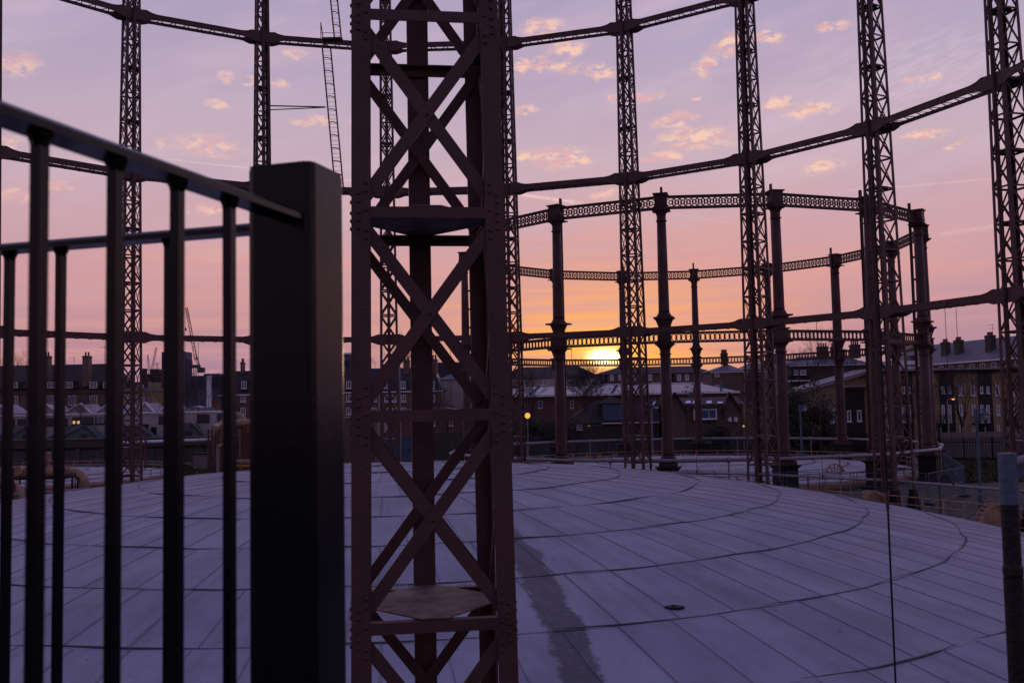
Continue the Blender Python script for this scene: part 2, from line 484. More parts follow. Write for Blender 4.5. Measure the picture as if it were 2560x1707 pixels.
# ------------------------------------------------------------------ mesh helpers
class MB:
    def __init__(s):
        s.v = []
        s.f = []

    def add(s, vs, fs):
        o = len(s.v)
        s.v += [tuple(v) for v in vs]
        s.f += [tuple(i + o for i in f) for f in fs]
        return s

    def box(s, c, d, rz=0.0):
        c = Vector(c)
        x, y, z = d[0] / 2, d[1] / 2, d[2] / 2
        R = Matrix.Rotation(rz, 3, 'Z')
        vs = [c + R @ Vector((a * x, b * y, e * z)) for e in (-1, 1) for (a, b) in ((-1, -1), (1, -1), (1, 1), (-1, 1))]
        return s.add(vs, [(3, 2, 1, 0), (4, 5, 6, 7), (0, 1, 5, 4), (1, 2, 6, 5), (2, 3, 7, 6), (3, 0, 4, 7)])

    def span(s, a, b):
        """axis-aligned box between two corners"""
        a, b = Vector(a), Vector(b)
        return s.box((a + b) / 2, [abs(q) for q in (b - a)])

    def bar(s, p, q, w, t, n=(0, 0, 1)):
        """flat bar from p to q: w across, t thick along n"""
        p, q, n = Vector(p), Vector(q), Vector(n)
        d = (q - p).normalized()
        sd = d.cross(n)
        if sd.length < 1e-6:
            sd = d.cross(Vector((1, 0, 0)))
        sd.normalize()
        nn = sd.cross(d).normalized()
        a, b = sd * w / 2, nn * t / 2
        vs = [e + i * a + j * b for e in (p, q) for (i, j) in ((-1, -1), (1, -1), (1, 1), (-1, 1))]
        return s.add(vs, [(0, 1, 2, 3), (7, 6, 5, 4), (0, 4, 5, 1), (1, 5, 6, 2), (2, 6, 7, 3), (3, 7, 4, 0)])

    def tube(s, p, q, r0, r1=None, n=8, cap=True):
        p, q = Vector(p), Vector(q)
        r1 = r0 if r1 is None else r1
        d = (q - p).normalized()
        u = d.cross(Vector((0, 0, 1)))
        if u.length < 1e-4:
            u = Vector((1, 0, 0))
        u.normalize()
        w = d.cross(u)
        vs = []
        for e, r in ((p, r0), (q, r1)):
            for k in range(n):
                a = 2 * pi * k / n
                vs.append(e + (u * cos(a) + w * sin(a)) * r)
        fs = [(k, (k + 1) % n, n + (k + 1) % n, n + k) for k in range(n)]
        if cap:
            fs += [tuple(range(n - 1, -1, -1)), tuple(range(n, 2 * n))]
        return s.add(vs, fs)

    def path(s, pts, r, n=10, closed=False):
        """pipe along a polyline with mitred joints"""
        pts = [Vector(p) for p in pts]
        N = len(pts)
        rings = []
        u = None
        for i in range(N):
            if closed:
                d = (pts[(i + 1) % N] - pts[i - 1]).normalized()
            else:
                d = (pts[min(i + 1, N - 1)] - pts[max(i - 1, 0)]).normalized()
            if u is None:
                u = d.cross(Vector((0, 0, 1)))
                if u.length < 1e-4:
                    u = Vector((1, 0, 0))
            u = (u - d * u.dot(d)).normalized()
            w = d.cross(u)
            rings.append([pts[i] + (u * cos(2 * pi * k / n) + w * sin(2 * pi * k / n)) * r for k in range(n)])
        vs = [v for rg in rings for v in rg]
        fs = []
        for i in range(N if closed else N - 1):
            j = (i + 1) % N
            fs += [(i * n + k, i * n + (k + 1) % n, j * n + (k + 1) % n, j * n + k) for k in range(n)]
        if not closed:
            fs += [tuple(range(n - 1, -1, -1)), tuple((N - 1) * n + k for k in range(n))]
        return s.add(vs, fs)

    def lathe(s, prof, n=20, c=(0, 0, 0)):
        c = Vector(c)
        vs = []
        for (r, z) in prof:
            for k in range(n):
                a = 2 * pi * k / n
                vs.append(c + Vector((r * cos(a), r * sin(a), z)))
        fs = []
        for i in range(len(prof) - 1):
            fs += [(i * n + k, i * n + (k + 1) % n, (i + 1) * n + (k + 1) % n, (i + 1) * n + k) for k in range(n)]
        fs += [tuple(range(n - 1, -1, -1)), tuple((len(prof) - 1) * n + k for k in range(n))]
        return s.add(vs, fs)

    def prism(s, poly, off):
        """polygon (3-D points) pushed along off"""
        poly = [Vector(p) for p in poly]
        off = Vector(off)
        n = len(poly)
        vs = poly + [p + off for p in poly]
        fs = [tuple(range(n - 1, -1, -1)), tuple(range(n, 2 * n))] + [(k, (k + 1) % n, n + (k + 1) % n, n + k) for k in range(n)]
        return s.add(vs, fs)

    def build(s, name, m, parent=None, loc=None, smooth_=False):
        me = bpy.data.meshes.new(name)
        me.from_pydata(s.v, [], s.f)
        if m:
            me.materials.append(MATS[m])
        if smooth_:
            me.polygons.foreach_set('use_smooth', [True] * len(me.polygons))
        me.update()
        return link(me, name, parent, loc)


def link(me, name, parent=None, loc=None, rot=None):
    o = bpy.data.objects.new(name, me)
    COL.objects.link(o)
    if parent:
        o.parent = parent
    if loc is not None:
        o.location = loc
    if rot is not None:
        o.rotation_euler = rot
    return o


def mesh(mb, name, m, smooth_=False):
    me = bpy.data.meshes.new(name)
    me.from_pydata(mb.v, [], mb.f)
    me.materials.append(MATS[m])
    if smooth_:
        me.polygons.foreach_set('use_smooth', [True] * len(me.polygons))
    me.update()
    return me


def tag(o, label=None, cat=None, group=None, kind=None):
    if label:
        o['label'] = label
    if cat:
        o['category'] = cat
    if group:
        o['group'] = group
    if kind:
        o['kind'] = kind
    return o


def thing(name, label, cat, loc=(0, 0, 0), rz=0.0, group=None):
    o = bpy.data.objects.new(name, None)
    COL.objects.link(o)
    o.empty_display_size = 0.2
    o.location = loc
    o.rotation_euler = (0, 0, rz)
    return tag(o, label, cat, group)


ORD = ['leftmost', 'first', 'second', 'third', 'fourth', 'fifth', 'sixth', 'seventh', 'eighth', 'ninth', 'tenth', 'eleventh', 'twelfth']
# ------------------------------------------------------------------ setting: yard, far ground
tag(MB().add([(-9000, -300, G), (9000, -300, G), (9000, 16000, G), (-9000, 16000, G)], [(0, 1, 2, 3)]).build('ground', 'ground'), kind='structure')

# ------------------------------------------------------------------ large gasholder
C1 = Vector((-5.539, 43.153, 0))
R1, N1, PH1 = 33.0, 22, 1.6897
Z0, DZ = 5.309, 11.4735
PAN = DZ / 6.0


def dome_z(r):
    return -2.43 - 0.00452 * r * r


# crown: lapped plates over a dark sheet
crown = thing('gasholder_crown', 'huge grey plated gasholder crown filling the foreground', 'gasholder', (C1.x, C1.y, G))
RINGS = [0.67, 3.82, 6.97, 10.12, 13.28, 16.45, 19.57, 22.73, 25.9, 29.05, 31.6]
mb = MB()
NR, NS = 34, 132
vs = [(0, 0, dome_z(0) - 0.10 - G)]
for i in range(1, NR + 1):
    r = 31.75 * i / NR
    for k in range(NS):
        a = 2 * pi * k / NS
        vs.append((r * cos(a), r * sin(a), dome_z(r) - 0.10 - G))
fs = [(0, 1 + k, 1 + (k + 1) % NS) for k in range(NS)]
for i in range(NR - 1):
    fs += [(1 + i * NS + k, 1 + (i + 1) * NS + k, 1 + (i + 1) * NS + (k + 1) % NS, 1 + i * NS + (k + 1) % NS) for k in range(NS)]
mb.add(vs, fs)
mb.build('crown_sheet', 'seam', crown, smooth_=True)
mbk = MB()
mbk.lathe([(31.70, dome_z(31.6) - 0.06 - G), (31.80, dome_z(31.6) - 0.20 - G), (31.80, 0.02), (31.5, 0.02)], 132)
mbk.build('curb_ring', 'tan', crown, smooth_=True)

# crown paint: weathered grey, rust bleeding from seams, one tarred streak running down towards the camera
mat('crown', (0.285, 0.296, 0.356), (0.222, 0.233, 0.292), 0.55, 0.62, 0, 0.12, 9)
m = MATS['crown']
t = m.node_tree
bs = t.nodes['Principled BSDF']
col = bs.inputs['Base Color'].links[0].from_socket
g = [n for n in t.nodes if n.type == 'NEW_GEOMETRY'][0]


def tn(tp, **kw):
    n = t.nodes.new(tp)
    for k, v in kw.items():
        setattr(n, k, v)
    return n


def tm(op, a, b=0.0):
    n = tn('ShaderNodeMath', operation=op)
    for i, v in enumerate((a, b)):
        if isinstance(v, bpy.types.NodeSocket):
            t.links.new(v, n.inputs[i])
        else:
            n.inputs[i].default_value = v
    return n.outputs[0]


def tsm(v, lo, hi, a=0.0, b=1.0):
    n = tn('ShaderNodeMapRange', interpolation_type='SMOOTHSTEP')
    t.links.new(v, n.inputs[0])
    for k, q in zip(('From Min', 'From Max', 'To Min', 'To Max'), (lo, hi, a, b)):
        n.inputs[k].default_value = q
    return n.outputs[0]


def tno(scale, detail=4.0, vec=None):
    n = tn('ShaderNodeTexNoise')
    n.inputs['Scale'].default_value = scale
    n.inputs['Detail'].default_value = detail
    n.inputs['Roughness'].default_value = 0.6
    t.links.new(vec or g.outputs['Position'], n.inputs['Vector'])
    return n.outputs[0]


def tmix(f, a, b, mode='MIX'):
    n = tn('ShaderNodeMix', data_type='RGBA', blend_type=mode, clamp_factor=True)
    for s_, v in ((n.inputs[0], f), (n.inputs[6], a), (n.inputs[7], b)):
        if isinstance(v, bpy.types.NodeSocket):
            t.links.new(v, s_)
        else:
            s_.default_value = v
    return n.outputs[2]


sx = tn('ShaderNodeSeparateXYZ')
t.links.new(g.outputs['Position'], sx.inputs[0])
dx = tm('SUBTRACT', sx.outputs[0], C1.x)
dy = tm('SUBTRACT', sx.outputs[1], C1.y)
rho = tm('SQRT', tm('ADD', tm('MULTIPLY', dx, dx), tm('MULTIPLY', dy, dy)))
th = tm('ARCTAN2', dy, dx)
# water runs: noise drawn out along the radius
cv = tn('ShaderNodeCombineXYZ')
t.links.new(tm('MULTIPLY', th, 26.0), cv.inputs[0])
t.links.new(tm('MULTIPLY', rho, 0.22), cv.inputs[1])
runs = tno(1.0, 5.0, cv.outputs[0])
col = tmix(tm('MULTIPLY', tsm(runs, 0.46, 0.70), 0.55), col, (0.160, 0.146, 0.160, 1))
col = tmix(tm('MULTIPLY', tsm(runs, 0.50, 0.28), 0.25), col, (0.345, 0.355, 0.41, 1))
# fine grit and bird droppings
# broad damp blotches and rust bleeding
col = tmix(tm('MULTIPLY', tsm(tno(0.35, 6.0), 0.48, 0.66), 0.40), col, (0.165, 0.163, 0.198, 1))
col = tmix(tm('MULTIPLY', tsm(tno(1.9, 7.0), 0.60, 0.74), 0.38), col, (0.175, 0.135, 0.120, 1))
col = tmix(tm('MULTIPLY', tsm(tno(38.0, 2.0), 0.60, 0.72), 0.45), col, (0.10, 0.085, 0.08, 1))
vo = tn('ShaderNodeTexVoronoi')
vo.inputs['Scale'].default_value = 0.9
t.links.new(g.outputs['Position'], vo.inputs['Vector'])
col = tmix(tsm(vo.outputs['Distance'], 0.050, 0.028), col, (0.10, 0.085, 0.08, 1))
# plate to plate tone
oi = tn('ShaderNodeObjectInfo')
hv = tn('ShaderNodeMapRange')
t.links.new(oi.outputs['Random'], hv.inputs[0])
hv.inputs['To Min'].default_value = 0.93
hv.inputs['To Max'].default_value = 1.04
cc = tn('ShaderNodeCombineColor')
for i in range(3):
    t.links.new(hv.outputs[0], cc.inputs[i])
col = tmix(1.0, col, cc.outputs[0], 'MULTIPLY')


def dome_hit(px, py):
    r = ray(px, py)
    lo, hi = 3.0, 60.0
    for _ in range(60):
        mid = (lo + hi) / 2
        p = r * (mid / r.y)
        q = sqrt((p.x - C1.x) ** 2 + (p.y - C1.y) ** 2)
        if p.z > dome_z(q):
            lo = mid
        else:
            hi = mid
    return r * (lo / r.y)


pa, pb = dome_hit(1262, 1330), dome_hit(1465, 1712)
ta, tb = atan2(pa.y - C1.y, pa.x - C1.x), atan2(pb.y - C1.y, pb.x - C1.x)
ra, rb = (pa - C1).xy.length, (pb - C1).xy.length
# centre line of the streak: angle as a linear function of radius
kk = (tb - ta) / (rb - ra)
off = tm('SUBTRACT', th, tm('ADD', tm('MULTIPLY', tm('SUBTRACT', rho, ra), kk), ta))
offm = tm('MULTIPLY', off, rho)
wob = tm('ADD', tm('MULTIPLY', tm('SUBTRACT', tno(0.9, 4.0), 0.5), 0.7), tm('MULTIPLY', tm('SUBTRACT', tno(9.0, 7.0), 0.5), 0.32))
edge = tm('ABSOLUTE', tm('ADD', offm, wob))
wid = tsm(edge, 0.50, 0.34)
streak = tm('MULTIPLY', tm('MULTIPLY', wid, tsm(rho, ra - 4.5, ra + 1.0)), tsm(tno(5.5, 6.0), 0.30, 0.55, 0.8, 1.0))
streak2 = tm('MULTIPLY', streak, tsm(tno(75.0, 2.0), 0.36, 0.48, 0.62, 1.0))
col = tmix(tm('MULTIPLY', streak2, 0.92), col, (0.040, 0.036, 0.036, 1))
t.links.new(col, bs.inputs['Base Color'])

# the plates
allp = []
ringmesh = []
for i in range(len(RINGS) - 1):
    r0, r1 = RINGS[i], RINGS[i + 1]
    n = max(8, int(round(2 * pi * (r0 + r1) / 2 / 1.38 / 4)) * 4)
    variants = []
    for vnt in range(4):
        rr = random.Random(i * 10 + vnt)
        mb = MB()
        da = 2 * pi / n
        nr_, nt_ = 5, 3
        g0, g1, gt = 0.001, 0.001, 0.005
        vs = []
        tw = [rr.uniform(-0.010, 0.010) for _ in range(4)]
        for a in range(nr_ + 1):
            fr = a / nr_
            r = r0 + g0 + (r1 - g1 - r0 - g0) * fr
            for b in range(nt_ + 1):
                fb = b / nt_
                ang = (fb - 0.5) * (da - 2 * gt / r)
                bulge = 0.008 * sin(pi * fb) * sin(pi * fr)
                wave = 0.016 * sin(2 * pi * (vnt + fb) / 4.0 + 1.7 * i)
                zz = dome_z(r) + bulge + wave
                vs.append((r * cos(ang), r * sin(ang), zz - G))
        wq = nt_ + 1
        fs = [(a * wq + b, (a + 1) * wq + b, (a + 1) * wq + b + 1, a * wq + b + 1) for a in range(nr_) for b in range(nt_)]
        # turned-down edge all round
        rim = [b for b in range(wq)] + [a * wq + nt_ for a in range(1, nr_ + 1)] + [nr_ * wq + b for b in range(nt_ - 1, -1, -1)] + [a * wq for a in range(nr_ - 1, 0, -1)]
        o = len(vs)
        L_ = len(rim)
        vs += [vs[q] for q in rim] + [(vs[q][0], vs[q][1], vs[q][2] - 0.05) for q in rim]
        fs += [(o + q, o + (q + 1) % L_, o + L_ + (q + 1) % L_, o + L_ + q) for q in range(L_)]
        mb.add(vs, fs)
        variants.append(mesh(mb, 'plate', 'crown', True))
    for k in range(n):
        a = 2 * pi * (k + (0.5 if i % 2 else 0.0) * 1.0 + 0.31 * i) / n
        cxp = C1.x + (r0 + r1) / 2 * cos(a)
        cyp = C1.y + (r0 + r1) / 2 * sin(a)
        inview = cyp > 2 and abs(cxp / cyp) < 0.60
        d = sqrt(cxp ** 2 + cyp ** 2)
        allp.append((not inview, d, i, k, a, variants[k % 4]))
allp.sort(key=lambda q: (q[0], q[1]))
for (ov, d, i, k, a, me) in allp[:300]:
    link(me, 'plate', crown, None, (0, 0, a))
mb = MB()
for (ov, d, i, k, a, me) in allp[300:]:
    R = Matrix.Rotation(a, 3, 'Z')
    mb.add([R @ v.co for v in me.vertices], [tuple(p.vertices) for p in me.polygons])
tag(mb.build('far_plates', 'crown', crown, smooth_=True), kind='stuff')
# raised radial laps between plates
mb = MB()
for i in range(len(RINGS) - 1):
    r0, r1 = RINGS[i], RINGS[i + 1]
    n = max(8, int(round(2 * pi * (r0 + r1) / 2 / 1.38 / 4)) * 4)
    for k in range(n):
        a = 2 * pi * (k + 0.5 + (0.5 if i % 2 else 0.0) + 0.31 * i) / n
        wv_ = 0.016 * sin(2 * pi * (k % 4 + 1) / 4.0 + 1.7 * i)
        u_ = Vector((-sin(a), cos(a), 0))
        st_ = []
        for q in range(4):
            r = r0 + 0.03 + (r1 - r0 - 0.06) * q / 3
            c = Vector((r * cos(a), r * sin(a), dome_z(r) + wv_ - G))
            st_ += [c - u_ * 0.012 - Vector((0, 0, 0.02)), c - u_ * 0.009 + Vector((0, 0, 0.012)), c + u_ * 0.009 + Vector((0, 0, 0.012)), c + u_ * 0.012 - Vector((0, 0, 0.02))]
        mb.add(st_, [(4 * q + e, 4 * q + e + 1, 4 * q + e + 5, 4 * q + e + 4) for q in range(3) for e in range(3)])
tag(mb.build('radial_laps', 'lap', crown), kind='stuff')
def ring_wave(i, a):
    rj_ = random.Random(90 + i)
    p_ = [rj_.uniform(0, 6.28) for _ in range(3)]
    cyc_ = max(6, round(2 * pi * RINGS[i] / 5.2))
    return 0.065 * sin(cyc_ * a + p_[0]) + 0.02 * sin(2 * cyc_ * a + p_[1])


# raised lapped joint along every ring, a little wavy
for i in range(1, len(RINGS) - 1):
    r0 = RINGS[i]
    nn = 240
    rj = random.Random(90 + i)
    ph = [rj.uniform(0, 6.28) for _ in range(3)]
    vs, fs = [], []
    for k in range(nn):
        a = 2 * pi * k / nn
        cyc = max(6, round(2 * pi * r0 / 5.2))
        dr = ring_wave(i, a)
        dzz = 0.010 * sin(cyc * a + ph[2])
        for (u, z_) in ((-0.013, -0.02), (-0.009, 0.024), (0.008, 0.023), (0.013, -0.03)):
            r = r0 + dr + u
            vs.append((r * cos(a), r * sin(a), dome_z(r) + dzz + z_ - G))
    for k in range(nn):
        j = (k + 1) % nn
        fs += [(4 * k + q, 4 * k + q + 1, 4 * j + q + 1, 4 * j + q) for q in range(3)]
    MB().add(vs, fs).build('ring_joint', 'seam', crown)
# rivets along the nearer ring joints and radial laps: too small to pick apart
mb = MB()


def stud(mb, c, r, nrm=(0, 0, 1)):
    nrm = Vector(nrm).normalized()
    u = nrm.orthogonal().normalized()
    w = nrm.cross(u)
    c = Vector(c)
    vs = [c + (u * cos(k * pi / 3) + w * sin(k * pi / 3)) * r for k in range(6)] + [c + nrm * r * 0.8]
    mb.add(vs, [(k, (k + 1) % 6, 6) for k in range(6)])


for i in range(4, len(RINGS) - 1):
    r0 = RINGS[i]
    for side in (-0.04,):
        st_ = 0.085
        nn = int(2 * pi * r0 / st_)
        for k in range(nn):
            a = 2 * pi * k / nn
            rw_ = r0 + side + ring_wave(i, a)
            x, y = rw_ * cos(a), rw_ * sin(a)
            wx, wy = x + C1.x, y + C1.y
            if wy < 6 or abs(wx / wy) > 0.58 or wy > 36:
                continue
            stud(mb, (x, y, dome_z(r0) - G + 0.012), 0.020)
for (ov, d, i, k, a, me) in allp[:300]:
    if i < 5 or ov or d > 27:
        continue
    r0, r1 = RINGS[i], RINGS[i + 1]
    n = max(8, int(round(2 * pi * (r0 + r1) / 2 / 1.38 / 4)) * 4)
    ae = a + pi / n
    for q in range(int((r1 - r0) / 0.10)):
        r = r0 + 0.05 + q * 0.10
        stud(mb, (r * cos(ae) + 0.045 * sin(ae), r * sin(ae) - 0.045 * cos(ae), dome_z(r) - G + 0.004), 0.017)
tag(mb.build('rivet_rows', 'seam', crown), kind='stuff')
# oval vent plate on the crown
pv = dome_hit(1685, 1517)
vent = thing('vent_cover', 'small dark oval fitting lying on the grey crown plates', 'cover', pv)
mb = MB().lathe([(0.16, -0.02), (0.16, 0.018), (0.14, 0.026), (0.07, 0.026), (0.06, 0.04), (0.0, 0.04)], 18)
mb.v = [(x * 1.5, y, z) for (x, y, z) in mb.v]
mb.build('flange', 'black_iron', vent, smooth_=False)
MB().lathe([(0.035, 0.03), (0.035, 0.06), (0.0, 0.06)], 8).build('plug', 'seam', vent)

# ------------------------------------------------------------------ lattice standards
YIN = -0.40


def wid_(z):
    return 1.47 - 0.0175 * z


def dep_(z):
    return 1.70 - 0.0215 * z


def leg_mesh(sx_, outer, z0, z1):
    """angle-iron leg tapering with the standard"""
    mb = MB()
    rings = []
    for z in (z0, z1):
        hw = wid_(z) / 2 * sx_
        y = YIN + dep_(z) if outer else YIN
        yd = -1 if outer else 1
        xd = -sx_
        w, tk = 0.178, 0.022
        L = [(hw, y), (hw + xd * w, y), (hw + xd * w, y + yd * tk), (hw + xd * tk, y + yd * tk), (hw + xd * tk, y + yd * w), (hw, y + yd * w)]
        rings.append([Vector((a, b, z)) for a, b in L])
    mb.add(rings[0] + rings[1], [(0, 1, 2, 3, 4, 5), (11, 10, 9, 8, 7, 6)] + [(k, (k + 1) % 6, 6 + (k + 1) % 6, 6 + k) for k in range(6)])
    return mesh(mb, 'leg', 'steel')


def standard_parts(zoff, z0, z1):
    out = []
    for sx_ in (-1, 1):
        for o in (True, False):
            out.append(('leg', leg_mesh(sx_, o, z0, z1)))
    # guide rail on the inner face: channel with two lips
    mb = MB()
    mb.box((0, YIN - 0.09, (z0 + z1) / 2), (0.235, 0.13, z1 - z0))
    mb.box((0, YIN - 0.175, (z0 + z1) / 2), (0.075, 0.05, z1 - z0))
    out.append(('guide_rail', mesh(mb, 'guide_rail', 'steel')))
    k0 = math.floor((z0 - Z0 - zoff) / PAN) + 1
    k1 = math.floor((z1 - Z0 - zoff) / PAN)
    for k in range(k0, k1 + 1):
        z = Z0 + zoff + k * PAN
        hw, yo = wid_(z) / 2, YIN + dep_(z)
        i_ = 0.172
        # struts: angle bars on four faces
        for (p, q, n, fl) in (((-hw + i_, yo - 0.012, z), (hw - i_, yo - 0.012, z), (0, 1, 0), (0, -0.05, 0)),
                              ((-hw + i_, YIN + 0.012, z), (hw - i_, YIN + 0.012, z), (0, 1, 0), (0, 0.05, 0)),
                              ((-hw + 0.012, YIN + i_, z), (-hw + 0.012, yo - i_, z), (1, 0, 0), (0.05, 0, 0)),
                              ((hw - 0.012, YIN + i_, z), (hw - 0.012, yo - i_, z), (1, 0, 0), (-0.05, 0, 0))):
            mb = MB().bar(p, q, 0.105, 0.018, n)
            f = Vector(fl)
            mb.bar(Vector(p) + f + Vector((0, 0, 0.047)), Vector(q) + f + Vector((0, 0, 0.047)), 0.10, 0.012, (0, 0, 1))
            out.append(('strut', mesh(mb, 'strut', 'steel')))
        if k < k1:
            zb, zt = z + 0.125, z + PAN - 0.125
            hb, ht = wid_(zb) / 2 - 0.115, wid_(zt) / 2 - 0.115
            yb, yt = YIN + dep_(zb), YIN + dep_(zt)
            for s_ in (-1, 1):
                d1 = 0.034 if s_ < 0 else 0.056
                mb = MB().bar((-s_ * hb, yb - d1, zb), (s_ * ht, yt - d1, zt), 0.120, 0.018, (0, 1, 0))
                if s_ < 0:
                    stud(mb, (0, (yb + yt) / 2 - d1 + 0.009, (zb + zt) / 2), 0.026, (0, 1, 0))
                out.append(('brace', mesh(mb, 'brace', 'steel')))
                mb = MB().bar((-s_ * hb, YIN + d1, zb), (s_ * ht, YIN + d1, zt), 0.115, 0.018, (0, 1, 0))
                out.append(('brace', mesh(mb, 'brace', 'steel')))
                for sd in (-1, 1):
                    xb, xt = sd * (wid_(zb) / 2 - d1), sd * (wid_(zt) / 2 - d1)
                    ya, yc = (YIN + 0.15, yt - 0.15) if s_ > 0 else (yb - 0.15, YIN + 0.15)
                    mb = MB().bar((xb, ya, zb), (xt, yc, zt), 0.10, 0.018, (1, 0, 0))
                    out.append(('brace', mesh(mb, 'brace', 'steel')))
        if k % 2 == 0:
            # stiffening diaphragm: a lozenge with clipped corners
            ym = (YIN + yo) / 2
            a, b = 0.13, 0.10
            x_, z_ = hw - 0.035, z + 0.062
            poly = [(-a, yo - 0.03, z_), (a, yo - 0.03, z_), (x_, ym + b, z_), (x_, ym - b, z_), (a, YIN + 0.03, z_), (-a, YIN + 0.03, z_), (-x_, ym - b, z_), (-x_, ym + b, z_)]
            out.append(('diaphragm', mesh(MB().prism(poly[::-1], (0, 0, 0.014)), 'diaphragm', 'worn_plate')))
    return out


far_parts = standard_parts(0.0, -5.6, 37.0)
foot = MB()
for sx_ in (-1, 1):
    for o in (0, 1):
        hw = wid_(-5.6) / 2 * sx_ * 0.86
        y = (YIN + dep_(-5.6) - 0.1) if o else YIN + 0.1
        ps = []
        for (h_, z) in ((0.16, -5.45), (0.34, G)):
            ps += [(hw - h_, y - h_, z), (hw + h_, y - h_, z), (hw + h_, y + h_, z), (hw - h_, y + h_, z)]
        foot.add(ps, [(0, 1, 2, 3), (7, 6, 5, 4), (0, 4, 5, 1), (1, 5, 6, 2), (2, 6, 7, 3), (3, 7, 4, 0)])
foot_me = mesh(foot, 'footing', 'black_iron')
where = ['cut by the left edge of the photo', 'behind the black fence bars', 'just left of the black gate post', 'seen through the closest standard',
         'immediately right of the closest standard', 'in front of the setting sun', 'right of the sunset', 'in front of the right end of the ornate frame',
         'cut by the right edge of the photo']


def ring_pt(i, R=R1):
    a = PH1 + (3 - i) * 2 * pi / N1
    return a, C1 + Vector((R * cos(a), R * sin(a), 0))


for i in range(0, 9):
    a, p = ring_pt(i)
    t_ = thing('lattice_standard', 'tall rust red lattice standard ' + where[i], 'gasholder standard', (p.x, p.y, 0), a - pi / 2, 'lattice standards of the large guide frame')
    for nm, me in far_parts:
        link(me, nm, t_)
    link(foot_me, 'footing', t_)

# the closest standard, with rivets
AN = atan2(10.05 - C1.y, -0.0875 * 10.05 - C1.x)
pn = C1 + Vector((R1 * cos(AN), R1 * sin(AN), 0))
near = thing('lattice_standard', 'closest riveted lattice standard, large, right of the black gate post', 'gasholder standard', (pn.x, pn.y, 0), AN - pi / 2, 'lattice standards of the large guide frame')
NZ0, NZ1, NOFF = G, 7.4, 0.36
nparts = standard_parts(NOFF, NZ0, NZ1)
legs = []
for nm, me in nparts:
    o = link(me, nm, near)
    if nm == 'leg':
        legs.append(o)
rv = MB()
prof = [(0.0205, 0.0), (0.019, 0.007), (0.0145, 0.0125), (0.007, 0.0155), (0.0, 0.0162)]
rv.lathe(prof, 10)
rivet_me = mesh(rv, 'rivet', 'steel', True)
inner_c, outer_c = 0.135, 0.067
pat = [(inner_c, 0.275), (inner_c, 0.20), (inner_c, 0.02), (inner_c, -0.175), (inner_c, -0.245), (outer_c, 0.175), (outer_c, 0.10), (outer_c, -0.005), (outer_c, -0.08), (outer_c, -0.155)]
for li, (sx_, o) in enumerate(((-1, True), (-1, False), (1, True), (1, False))):
    if not o and sx_ < 0:
        continue
    k0 = math.floor((-3.2 - Z0 - NOFF) / PAN) + 1
    for k in range(k0, k0 + 5):
        z = Z0 + NOFF + k * PAN
        for (u, dz_) in pat:
            zz = z + dz_
            hw = wid_(zz) / 2
            if o:
                yo = YIN + dep_(zz)
                r_ = link(rivet_me, 'rivet', legs[li], (sx_ * (hw - u), yo, zz), (-pi / 2, 0, 0))
            # side flange
            if sx_ < 0 or o:
                if u == outer_c:
                    yy = YIN + dep_(zz) - u if o else YIN + u
                    link(rivet_me, 'rivet', legs[li], (sx_ * hw, yy, zz), (0, sx_ * pi / 2, 0))

# ------------------------------------------------------------------ ring girders of the large frame


